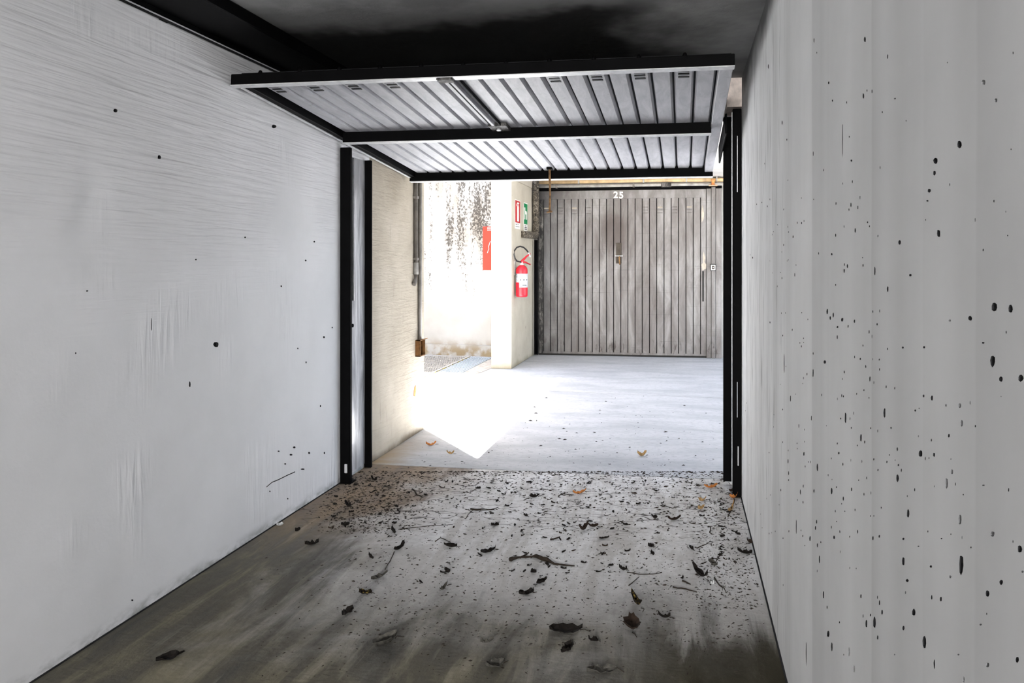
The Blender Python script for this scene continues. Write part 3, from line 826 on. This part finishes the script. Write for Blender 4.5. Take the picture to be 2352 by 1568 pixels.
# red sign: white extinguisher pictogram over a small printed strip
sy0, sy1 = 10.075, 10.385
body = [(10.19, 2.035), (10.30, 2.035), (10.30, 2.235), (10.275, 2.262), (10.215, 2.262), (10.19, 2.235)]
head = [(10.225, 2.262), (10.265, 2.262), (10.265, 2.282), (10.32, 2.29), (10.32, 2.302), (10.20, 2.302), (10.13, 2.25), (10.142, 2.24), (10.205, 2.284), (10.225, 2.282)]
t = sign('fire_sign', 'red sign with a white extinguisher pictogram on the pillar', 'sign_red', sy0, sy1, 2.07 - .055, 2.325, 1.94, [('pictogram', body), ('pictogram', head)], [('print_line', rect(10.10, 10.17, 1.985, 1.992)), ('print_line', rect(10.10, 10.34, 1.958, 1.963)), ('print_line', rect(10.19, 10.30, 1.993, 1.997))])
# green sign: white "h"-shaped pictogram
gy0, gy1 = 10.645, 10.885
hsh = [(10.68, 2.09), (10.73, 2.09), (10.73, 2.165), (10.80, 2.165), (10.80, 2.09), (10.85, 2.09), (10.85, 2.195), (10.82, 2.215), (10.73, 2.215), (10.73, 2.265), (10.68, 2.265)]
t = sign('exit_sign', 'green sign with a white pictogram on the pillar', 'sign_green', gy0, gy1, 2.02, 2.325, 1.92, [('pictogram', hsh)], [('print_line', rect(10.70, 10.80, 1.99, 1.998)), ('print_line', rect(10.69, 10.84, 1.965, 1.979)), ('print_line', rect(10.69, 10.75, 1.938, 1.955)), ('print_line', rect(10.77, 10.84, 1.938, 1.955))])

# red plate on the far left wall
def bwy(x):
    return 11.12 + (x + 2.6) * (11.75 - 11.12) / (-9 + 2.6)
rx0, rx1 = -3.075, -2.66
rt = thing('red_plate', 'plain orange-red plate on the stained wall behind the pillar', 'plate', (-2.87, bwy(-2.87) - .01, 1.33))
B().poly([(rx0, bwy(rx0) - .012, 1.335), (rx1, bwy(rx1) - .012, 1.335), (rx1, bwy(rx1) + .0, 1.335), (rx0, bwy(rx0) + .0, 1.335)], (0, 0, .675)).build('plate', 'plate_red', rt)
for j in range(3):
    za = 1.95 + .022 * j
    B().poly([(-3.0, bwy(-3.0) - .0135, za), (-2.78, bwy(-2.78) - .0135, za), (-2.78, bwy(-2.78) - .0122, za), (-3.0, bwy(-3.0) - .0122, za)], (0, 0, .006)).build('white_stripe', 'sign_white', rt)
B().tube([(-3.0, bwy(-3.0) - .013, 1.60), (-2.975, bwy(-2.975) - .013, 1.66), (-2.98, bwy(-2.98) - .013, 1.70), (-2.95, bwy(-2.95) - .013, 1.78)], .004, 5).build('scratch', 'sign_white', rt)

# ------------------------------------------------------------------ conduits on the outer wall
cd = thing('conduit', 'long grey conduit running down the beige wall into the rusty box', 'pipe', (XL, 6.06, .75))
B().tube([(XL + .016, 6.085, 2.74), (XL + .016, 6.085, .79)], .014, 10).build('tube', 'conduit_grey', cd)
B().tube([(XL + .014, 6.13, 2.74), (XL + .014, 6.13, 2.1), (XL + .014, 6.12, .79)], .006, 8).build('cable', 'grey_pipe', cd)
cs = thing('conduit', 'shorter conduit on the beige wall ending in a hooked elbow', 'pipe', (XL, 5.98, 1.27))
B().tube([(XL + .018, 5.985, 2.74), (XL + .018, 5.985, 1.36), (XL + .018, 5.975, 1.31), (XL + .018, 5.94, 1.275)], .017, 10).build('tube', 'conduit_grey', cs)
B().tube([(XL + .018, 5.985, 1.46), (XL + .018, 5.985, 1.36)], .023, 12).build('coupling', 'grey_pipe', cs)
for zz in (2.0, 1.48):
    B().box(XL, XL + .038, 5.96, 6.01, zz, zz + .02, .003).build('clip', 'conduit_grey', cs)
jb = thing('junction_box', 'rusty open junction box at the foot of the long conduit', 'box', (XL, 6.07, .69))
B().box(XL, XL + .006, 6.02, 6.14, .66, .80).build('back_plate', 'rust', jb)
for a in ((6.02, 6.027, .66, .80), (6.133, 6.14, .66, .80), (6.02, 6.14, .66, .667), (6.02, 6.14, .793, .80)):
    B().box(XL + .006, XL + .045, *a).build('side_plate', 'rust', jb)
B().box(XL + .008, XL + .02, 6.05, 6.10, .69, .75, .004).build('terminal', 'tape_cream', jb)
B().box(XL + .04, XL + .044, 6.10, 6.2, .795, .803).build('bent_lid', 'rust', jb)
tag(B().poly([(XL + .0, 5.98 + a, .335 + b) for a, b in ((0, 0), (.03, -.01), (.05, .04), (.045, .08), (.02, .07), (.005, .04))], (.003, 0, 0)).build('orange_scrap', 'leaf_orange'), 'small orange scrap stuck low on the beige outer wall', 'scrap')

# ------------------------------------------------------------------ grate and channel cover in the yard
gr = thing('drain_grate', 'large steel floor grate in front of the stained wall', 'grate', (-3.75, 9.8, 0))
gx0, gx1, gy0_, gy1_ = -4.27, -3.27, 8.5, 11.02
B().box(gx0 - .03, gx1 + .02, gy0_ - .03, gy1_ + .1, -.15, -.10).build('sump', 'pit_dark', gr)
for a in ((gx0 - .03, gx0, gy0_ - .03, gy1_ + .03), (gx1, gx1 + .03, gy0_ - .03, gy1_ + .03), (gx0, gx1, gy0_ - .03, gy0_), (gx0, gx1, gy1_, gy1_ + .03)):
    B().box(*a, -.10, .012, .003).build('frame', 'grate_steel', gr)
p0 = None
for i in range(30):
    xx = gx0 + (gx1 - gx0) * (i + .5) / 30
    if p0 is None:
        p0 = B().box(-.005, .005, gy0_, gy1_, -.045, .006).build('bearing_bar', 'grate_steel', gr, off=Z0 + Vector((0, 9.8, 0)), loc=(xx + 3.75, 0, 0))
    else:
        c_ = p0.copy(); COL.objects.link(c_); c_.location = (xx + 3.75, 0, 0)
p0 = None
for i in range(22):
    yy = gy0_ + (gy1_ - gy0_) * (i + .5) / 22
    if p0 is None:
        p0 = B().box(gx0, gx1, -.006, .006, -.02, .008).build('cross_rod', 'grate_steel', gr, off=Vector((-3.75, 0, 0)), loc=(0, yy - 9.8, 0))
    else:
        c_ = p0.copy(); COL.objects.link(c_); c_.location = (0, yy - 9.8, 0)
cc = thing('channel_cover', 'pale blue-grey ribbed steel channel cover beside the floor grate', 'cover', (-3.05, 9.7, 0))
B().box(-3.225, -2.865, 8.42, 11.0, -.12, .004, .003).build('plate', 'steel_cover', cc)
p0 = None
for i in range(9):
    xx = -3.20 + .0385 * i + .01
    if p0 is None:
        p0 = B().box(-.009, .009, 8.45, 10.97, .003, .014, .003).build('rib', 'steel_cover', cc, off=Vector((0, 9.7, 0)), loc=(xx + 3.05, 0, 0))
    else:
        c_ = p0.copy(); COL.objects.link(c_); c_.location = (xx + 3.05, 0, 0)
mb = B()
for i in range(60):
    yy = R.uniform(8.5, 11.0); s_ = R.uniform(.008, .022)
    mb.lathe([(s_, 0), (s_ * .8, s_ * .4), (s_ * .2, s_ * .7)], (-3.24 + R.uniform(-.012, .012), yy, .0), 6)
tag(mb.build('moss', 'moss'), 'line of yellowish moss between the floor grate and the channel cover', 'moss', kind='stuff')
bp = [(-2.862, 8.5), (-2.862, 10.95), (-2.63, 10.95), (-2.61, 10.3), (-2.61, 9.85), (-2.64, 9.5), (-2.72, 9.2), (-2.76, 8.9), (-2.83, 8.6)]
struct('broken_kerb', B().poly([(a, b, .006) for a, b in bp], (0, 0, -.14)), 'broken_concrete')
struct('yard_ground', B().poly([(-2.862, 8.45, 0), (-2.60, 8.45, 0), (-2.60, 11.1, 0), (-2.862, 11.1, 0)], (0, 0, -.15)), 'drive')
struct('yard_ground', B().poly([(-4.30, 11.05, 0), (-2.862, 11.0, 0), (-2.862, 11.2, 0), (-4.30, 11.5, 0)], (0, 0, -.15)), 'drive')

# ------------------------------------------------------------------ added fill lamp at the rear, unseen behind the viewer
fill_obj = thing('fill_lamp', 'added fill lamp on the rear wall of the garage, out of view', 'lamp', (-.3, YB, 1.9))
B().box(-.90, .30, YB, YB + .07, 1.7, 2.1, .012, 2).build('housing', 'fill_white', fill_obj)
B().box(-.85, .25, YB + .07, YB + .085, 1.75, 2.05, .004).build('diffuser', 'glow', fill_obj)
ld = bpy.data.lights.new('fill_light', 'AREA')
ld.shape = 'RECTANGLE'; ld.size = 1.1; ld.size_y = .3
ld.energy = FILL_W; ld.color = (1, .995, .985)
lo = bpy.data.objects.new('fill_light', ld)
COL.objects.link(lo); lo.parent = fill_obj
lo.location = (0, .10, 0)
lo.rotation_euler = (math.pi / 2, 0, 0)

# ------------------------------------------------------------------ things lying on the floor
def leaf_mesh(L, Wd, curl, seed, ragged=.25, nseg=7):
    """dry leaf blade: an outline with a midrib, curled; L along +x; thin but solid"""
    r = random.Random(seed)
    bm = bmesh.new()
    rows = []
    for i in range(nseg + 1):
        t = i / nseg
        half = Wd * .5 * max(.10, math.sin(math.pi * min(1, t * .93 + .05)) ** .8)
        a = half * (1 + r.uniform(-ragged, ragged)); b = half * (1 + r.uniform(-ragged, ragged))
        xx = (t - .5) * L
        zb = curl * L * ((t - .5) ** 2) * 1.6 + .002 + r.uniform(0, .02) * L * .5
        e1 = zb + curl * a * .9 + r.uniform(0, .02); e2 = zb + curl * b * .6 + r.uniform(0, .015)
        rows.append([bm.verts.new((xx + r.uniform(-.02, .02) * L, -a, e1)), bm.verts.new((xx, -a * .5, zb + (e1 - zb) * .3)), bm.verts.new((xx, 0, zb)), bm.verts.new((xx, b * .5, zb + (e2 - zb) * .3)), bm.verts.new((xx + r.uniform(-.02, .02) * L, b, e2))])
    fs = []
    for p, q in zip(rows, rows[1:]):
        for k in range(4):
            fs.append(bm.faces.new((p[k], q[k], q[k + 1], p[k + 1])))
    ex_ = bmesh.ops.extrude_face_region(bm, geom=fs)
    vs = [v for v in ex_['geom'] if isinstance(v, bmesh.types.BMVert)]
    bmesh.ops.translate(bm, vec=(0, 0, .0015), verts=vs)
    zmin = min(v.co.z for v in bm.verts)
    bmesh.ops.translate(bm, vec=(0, 0, -zmin + .0005), verts=bm.verts)
    bmesh.ops.recalc_face_normals(bm, faces=bm.faces)
    me = bpy.data.meshes.new('leaf')
    bm.to_mesh(me); bm.free()
    return me
SEED = [100]
def leaf(label, mat, p0, p1, wpx, curl=.25, stem=True, name='dry_leaf', ragged=.25, cat='leaf', group=None):
    """leaf whose tip and stalk end stand at two pixels of the photograph, on the floor"""
    SEED[0] += 1
    a, b = onZ(*p0), onZ(*p1)
    d = b - a; L = d.length; c = (a + b) / 2
    Wd = wpx * c.y / F
    o = link(name, leaf_mesh(L, Wd, curl, SEED[0], ragged), mat)
    o.location = c
    o.rotation_euler = (0, 0, math.atan2(d.y, d.x))
    tag(o, label, cat, group)
    if stem:
        r = random.Random(SEED[0])
        s1 = B().tube([(L * .42, 0, .004), (L * .55, r.uniform(-.1, .1) * L, .005), (L * .72, r.uniform(-.2, .2) * L, .003)], [.0018, .0016, .0012], 5).build('stem', 'twig_brown', o, off=Z0)
    return o
def twig(label, pts, rpx=2.0, mat='twig_brown', side=0, name='twig', group=None, lump=None):
    """twig through pixels of the photograph"""
    SEED[0] += 1
    r = random.Random(SEED[0])
    P = [onZ(*p) for p in pts]
    rad = max(.0022, rpx * P[0].y / F * .5)
    Q = []
    for i in range(len(P) - 1):
        for k in range(3):
            q = P[i].lerp(P[i + 1], k / 3)
            Q.append(q + Vector((r.uniform(-1, 1), r.uniform(-1, 1), 0)) * rad * .8)
    Q.append(P[-1])
    rs = [rad * (1 - .5 * i / len(Q)) * r.uniform(.8, 1.2) for i in range(len(Q))]
    if lump:
        rs = [q * l for q, l in zip(rs, [lump[min(len(lump) - 1, int(i / len(Q) * len(lump)))] for i in range(len(Q))])]
    c = P[0].copy()
    Q = [Vector((q.x, q.y, rs[i] + .0008)) for i, q in enumerate(Q)]
    o = B().tube(Q, rs, 6).build(name, mat, None, off=c)
    o.location = c
    tag(o, label, 'twig', group)
    for k in range(side):
        i = r.randrange(1, len(Q) - 1)
        d = (Q[i] - Q[i - 1]).normalized()
        n_ = Vector((-d.y, d.x, 0)) * r.choice((-1, 1))
        l = r.uniform(5, 11) * rad
        B().tube([Q[i], Q[i] + d * l * .5 + n_ * l * .4, Q[i] + d * l + n_ * l * .9], [rad * .5, rad * .45, rad * .3], 5).build('side_shoot', mat, o, off=c)
    return o

# big pieces near the viewer
leaf('broad black dead leaf, largest of those on the floor right of centre', 'leaf_dark', (1262, 1452), (1338, 1448), 44, .22)
leaf('torn black leaf scrap in front of the broad black leaf', 'leaf_dark', (1290, 1504), (1314, 1482), 24, .3, ragged=.4)
leaf('small folded black leaf to the right of the broad black leaf', 'leaf_dark', (1352, 1470), (1374, 1474), 14, .3)
leaf('triangular dark leaf standing tilted, with pale edge, right of the broad leaf', 'leaf_brown', (1450, 1424), (1452, 1457), 36, .55, ragged=.35)
leaf('narrow yellow-brown leaf curled lengthwise on the floor right of centre', 'leaf_yellow', (1450, 1373), (1474, 1400), 14, .8)
leaf('thin curved black leaf lying just left of the dark floor stain on the right', 'leaf_dark', (1512, 1416), (1540, 1420), 9, .5)
leaf('rounded black leaf in the middle of the floor, behind the broad leaf', 'leaf_dark', (1192, 1367), (1226, 1362), 24, .25, ragged=.35)
leaf('black leaf with a forked stalk above the rounded black leaf', 'leaf_dark', (1256, 1332), (1232, 1344), 14, .35)
leaf('tiny round black leaf bit under the long bark strip', 'leaf_dark', (1219, 1313), (1232, 1316), 11, .3, False)
leaf('black leaf with a spiky corner, left of the long bark strip', 'leaf_dark', (1104, 1273), (1138, 1264), 15, .35, ragged=.45)
leaf('flat black leaf with a hooked end, left of the spiky black leaf', 'leaf_dark', (1020, 1254), (1050, 1258), 12, .3)
leaf('slender black leaf on a very long stalk pointing at the viewer', 'leaf_dark', (930, 1253), (905, 1268), 13, .4, False)
twig('very thin long stalk trailing from the slender black leaf', [(906, 1268), (895, 1290), (884, 1308)], 2.2)
leaf('pale grey bent leaf blade beside the long thin stalk', 'leaf_grey', (852, 1336), (890, 1318), 10, .3, False)
leaf('grey crumpled leaf lying alone on the left half of the floor', 'leaf_grey', (856, 1490), (912, 1466), 34, .45, ragged=.3)
leaf('black leaf speckled with yellow, on the left half of the floor', 'leaf_yellow', (824, 1363), (854, 1364), 18, .3)
leaf('smooth oval black leaf on the left half of the floor', 'leaf_dark', (786, 1416), (811, 1400), 20, .25, False)
leaf('large black leaf lying in the dark olive stain near the left wall', 'leaf_dark', (358, 1522), (424, 1500), 32, .15, False)
leaf('blunt black leaf close to the left wall, behind the speckled leaf', 'leaf_dark', (700, 1253), (732, 1248), 16, .3, False, ragged=.35)
leaf('brown-black leaf near the left wall, farther from the viewer than the blunt one', 'leaf_dark', (783, 1207), (803, 1206), 13, .3, False)
leaf('small pointed black leaf bit beside the crumpled paper label', 'leaf_dark', (678, 1222), (690, 1216), 9, .4, False)
leaf('tiny black leaf sliver left of the slender stalked leaf', 'leaf_dark', (847, 1276), (858, 1286), 6, .3, False)
leaf('pale folded leaf with a dark edge, left of the rounded black leaf', 'leaf_grey', (1010, 1360), (1028, 1345), 9, .6)
leaf('black knot of leaf in front of the flat hooked leaf', 'leaf_dark', (1021, 1310), (1033, 1318), 10, .5, False, ragged=.4)
leaf('black leaf with a bent stalk near the middle of the littered strip', 'leaf_dark', (900, 1215), (908, 1230), 9, .3)
leaf('round black leaf alone between spiky leaf and threshold', 'leaf_dark', (1128, 1207), (1146, 1207), 11, .25, False)
leaf('brown leaf rolled into an open loop, right of centre in the litter', 'leaf_brown', (1330, 1222), (1352, 1211), 14, .9, False)
leaf('dark brown leaf strip attached to the rolled brown leaf', 'leaf_brown', (1350, 1208), (1374, 1211), 8, .5)
leaf('dark folded leaf near the thin criss-cross twigs on the right', 'leaf_dark', (1422, 1307), (1440, 1311), 11, .6)
leaf('curled black leaf with an upturned pointed end, right part of the floor', 'leaf_dark', (1590, 1310), (1626, 1334), 13, .7, ragged=.35)
leaf('small white chip beside the curled black leaf on the right', 'paper', (1632, 1340), (1640, 1342), 5, .2, False, name='paper_scrap', cat='scrap')
leaf('striped dark leaf on a twig, farther back than the curled black leaf', 'leaf_grey', (1628, 1292), (1648, 1303), 14, .5)
leaf('black leaf pressed against the foot of the right wall', 'leaf_dark', (1694, 1268), (1728, 1274), 13, .35)
leaf('reddish brown leaf corner touching the right wall', 'leaf_brown', (1716, 1243), (1728, 1250), 9, .4, False)
leaf('brown leaf with ragged outline in the litter left of the right post', 'leaf_brown', (1534, 1196), (1564, 1192), 11, .5, ragged=.5)
leaf('small dark curled leaf left of the ragged brown leaf', 'leaf_dark', (1496, 1187), (1510, 1192), 7, .6)
leaf('orange leaf just inside the threshold, near the right post', 'leaf_orange', (1617, 1121), (1648, 1119), 7, .5, False)
leaf('tan curled leaf between the orange leaf and the litter', 'leaf_tan', (1605, 1153), (1622, 1148), 10, .6)
leaf('pale dry leaf skeleton below the tan curled leaf', 'leaf_tan', (1603, 1172), (1618, 1166), 8, .4, ragged=.5)
leaf('orange leaf pinched at the foot of the right post', 'leaf_orange', (1676, 1146), (1694, 1141), 13, .7)
leaf('brown leaf wedged beneath the right post above the orange one', 'leaf_brown', (1674, 1132), (1688, 1126), 8, .7)
leaf('straw coloured leaf strip lying in front of the right post', 'leaf_tan', (1672, 1182), (1686, 1160), 7, .4, False)
leaf('black leaf with two points at the threshold centre', 'leaf_dark', (1216, 1143), (1238, 1141), 9, .5)
leaf('rust brown narrow leaf near the threshold, right of centre', 'leaf_orange', (1316, 1136), (1346, 1130), 6, .4)
leaf('small blackish leaf by a twig left of the threshold centre', 'leaf_dark', (1203, 1184), (1212, 1187), 7, .4)
leaf('two-lobed dark leaf in the left part of the litter', 'leaf_dark', (792, 1158), (806, 1167), 9, .5)
leaf('dark leaf crumpled against twigs near the left post', 'leaf_dark', (852, 1100), (866, 1106), 7, .5)
leaf('dark leaf bit with a notch in the right middle of the floor', 'leaf_dark', (1488, 1255), (1502, 1257), 8, .5, ragged=.4)
leaf('dark leaf bit just in front of the notched one', 'leaf_dark', (1495, 1270), (1503, 1277), 7, .5, False, ragged=.4)
leaf('small round dark leaf halfway to the right wall', 'leaf_dark', (1583, 1258), (1593, 1264), 7, .4, False)
leaf('grey crumpled leaf heap at the very front, left of centre of the frame bottom', 'leaf_grey', (1114, 1536), (1160, 1524), 30, .35, ragged=.5)
leaf('bleached leaf strip lying above the crumpled grey heap', 'leaf_grey', (1103, 1478), (1134, 1472), 8, .4, False)
leaf('dark rounded leaf at the bottom edge with pale crumbs on it', 'leaf_grey', (1348, 1546), (1416, 1540), 34, .12, ragged=.15)
# outside
leaf('brown crumpled leaf alone on the driveway right of the sun patch', 'leaf_tan', (1464, 1048), (1485, 1046), 11, .9, ragged=.4)
leaf('orange leaf on the driveway near the beige wall, left of the sun patch', 'leaf_orange', (978, 1024), (1002, 1021), 7, .6)
leaf('yellow-brown leaf on the driveway between orange leaf and sun patch tip', 'leaf_tan', (1026, 1042), (1043, 1043), 7, .7)
# twigs and sticks
twig('long lumpy bark strip in the middle of the floor', [(1172, 1289), (1200, 1281), (1232, 1281), (1256, 1291), (1282, 1299)], 9, side=2, name='bark_strip', lump=[1.0, .6, .6, 1.2, 1.7, 1.0, .6])
twig('straight thin stick by the pale scraped area on the right', [(1545, 1350), (1575, 1354), (1600, 1360)], 4)
twig('crooked twig ending in a curl, right part of the floor', [(1641, 1328), (1652, 1345), (1664, 1352), (1668, 1362)], 3, side=2)
twig('thin branched twig beside the striped leaf', [(1645, 1290), (1652, 1278), (1664, 1268)], 2.4, side=2)
twig('hair-thin long twig crossing the floor right of centre', [(1440, 1315), (1470, 1320), (1500, 1319), (1520, 1316)], 1.8, side=3)
twig('short slanted straw in front of the hair-thin twig', [(1445, 1346), (1468, 1325)], 1.8)
twig('twig lying left of the rust brown narrow leaf', [(1282, 1141), (1290, 1134), (1318, 1137)], 2.2, side=2)
twig('forked twig left of the littered strip centre', [(948, 1124), (958, 1137), (972, 1143)], 3.5, side=3)
twig('pair of dark chips joined by a twig left of the round black leaf', [(1082, 1171), (1104, 1172), (1136, 1171)], 4, side=2, lump=[1, 1.4, .6, 1.3, .8])
twig('thin twig running diagonally left of the round black leaf', [(1070, 1192), (1078, 1178), (1088, 1170)], 2, side=2)
twig('long fine twig on the left part of the litter', [(916, 1216), (950, 1212), (990, 1208), (1040, 1205)], 2, side=3)
twig('twig bent like an elbow left of the flat hooked leaf', [(1000, 1244), (1012, 1236), (1036, 1246)], 2.4, side=1)
twig('short stick below the rolled brown leaf', [(1265, 1241), (1286, 1234)], 4)
twig('small twig near the tan curled leaf', [(1520, 1160), (1546, 1168), (1560, 1162)], 2, side=2)
twig('dry stalk leaning from the orange leaf at the right post', [(1686, 1150), (1678, 1172), (1672, 1188)], 3, side=3, mat='leaf_brown')
twig('short black stalk in the right middle of the floor', [(1632, 1211), (1630, 1224), (1636, 1228)], 3, side=1)
twig('small splinter left of the straight stick', [(1568, 1336), (1586, 1343)], 4)
twig('tuft of thin rootlets halfway to the right wall', [(1600, 1260), (1622, 1250), (1632, 1243)], 2, side=4)
# crumpled paper by the left wall
pp = onZ(643, 1207)
o = link('paper_label', leaf_mesh(.036, .036, .5, 9, .2), 'paper'); o.location = pp; o.rotation_euler = (0, 0, .6)
tag(o, 'crumpled white paper label on the floor against the left wall', 'paper')

# small leaf crumbs: each its own object, alike
crumbs = []
for k in range(6):
    crumbs.append(leaf_mesh(.03, .016 + .004 * (k % 3), .35, 50 + k, .4, 3))
for me in crumbs:
    me.materials.append(M['leaf_dark'])
brown = []
for k in range(3):
    me = leaf_mesh(.03, .018, .4, 70 + k, .4, 3); me.materials.append(M['leaf_brown']); brown.append(me)
ZONES = (('tiny dark leaf crumb in the litter beside the left post', 'leaf crumbs by the left post'),
         ('tiny dark leaf crumb in the litter at the foot of the right wall', 'leaf crumbs by the right wall'),
         ('tiny dark leaf crumb strewn over the middle of the floor inside the threshold', 'leaf crumbs inside the threshold'))
for i in range(240):
    if i < 50:
        px, py = R.triangular(690, 1000, 850), R.uniform(1108, 1215)
        if px < 785 + (1105 - py) * 1.544 + 14: px = 785 + (1105 - py) * 1.544 + R.uniform(14, 120)
    elif i < 75:
        px, py = R.uniform(1640, 1700), R.uniform(1150, 1300)
    else:
        px, py = R.triangular(830, 1700, 1300), 1105 + 240 * R.random() ** 1.7
    p = onZ(px, py)
    if p.x > XR - .05 or p.x < XL + .04: continue
    o = bpy.data.objects.new('leaf_crumb', R.choice(crumbs if R.random() < .8 else brown))
    COL.objects.link(o)
    o.location = p
    o.rotation_euler = (0, 0, R.uniform(0, 6.28))
    s_ = R.uniform(.4, 1.0); o.scale = (s_ * 1.15, s_ * R.uniform(.25, .8), s_ * .6)
    zn = ZONES[0] if p.x < -1.55 else ZONES[1] if p.x > -.02 else ZONES[2]
    tag(o, zn[0], 'leaf', zn[1])
# grit: too many and too small to count
gb = bmesh.new()
def grit(p, s_):
    a0 = R.gauss(.25, .7); el = R.uniform(.25, .9)
    ca, sa = math.cos(a0), math.sin(a0)
    vs = []
    for k in range(4):
        a = k * math.pi / 2 + R.uniform(-.3, .3)
        u, v = s_ * 1.25 * math.cos(a), s_ * el * .8 * math.sin(a)
        vs.append(gb.verts.new((p.x + u * ca - v * sa, p.y + u * sa + v * ca, .0003)))
    t = gb.verts.new((p.x, p.y, s_ * .5))
    for k in range(4):
        gb.faces.new((vs[k], vs[(k + 1) % 4], t))
for i in range(9500):
    q = R.random()
    if q < .62:
        px, py = R.uniform(800, 1720), 1083 + 400 * R.random() ** 2.3
    elif q < .80:
        px, py = R.triangular(700, 1000, 840), R.uniform(1095, 1225)
    elif q < .9:
        px, py = R.uniform(1600, 1740), R.uniform(1140, 1400)
    elif q < .925:
        px, py = R.uniform(960, 1655), 880 + 190 * R.random() ** .5
    else:
        px, py = R.uniform(600, 1760), R.uniform(1280, 1560)
    p = onZ(px, py)
    if p.x > XR - .02 or p.x < XL + .02: continue
    grit(p, R.choice((.0025, .003, .004, .004, .006, .009)) * R.uniform(.7, 1.3) * (p.y / 4.4))
me = bpy.data.meshes.new('grit'); gb.to_mesh(me); gb.free()
o = link('floor_grit', me, 'soil_crumb')
tag(o, 'fine dark grit and soil crumbs sprinkled over the floor at the threshold', 'grit', kind='stuff')
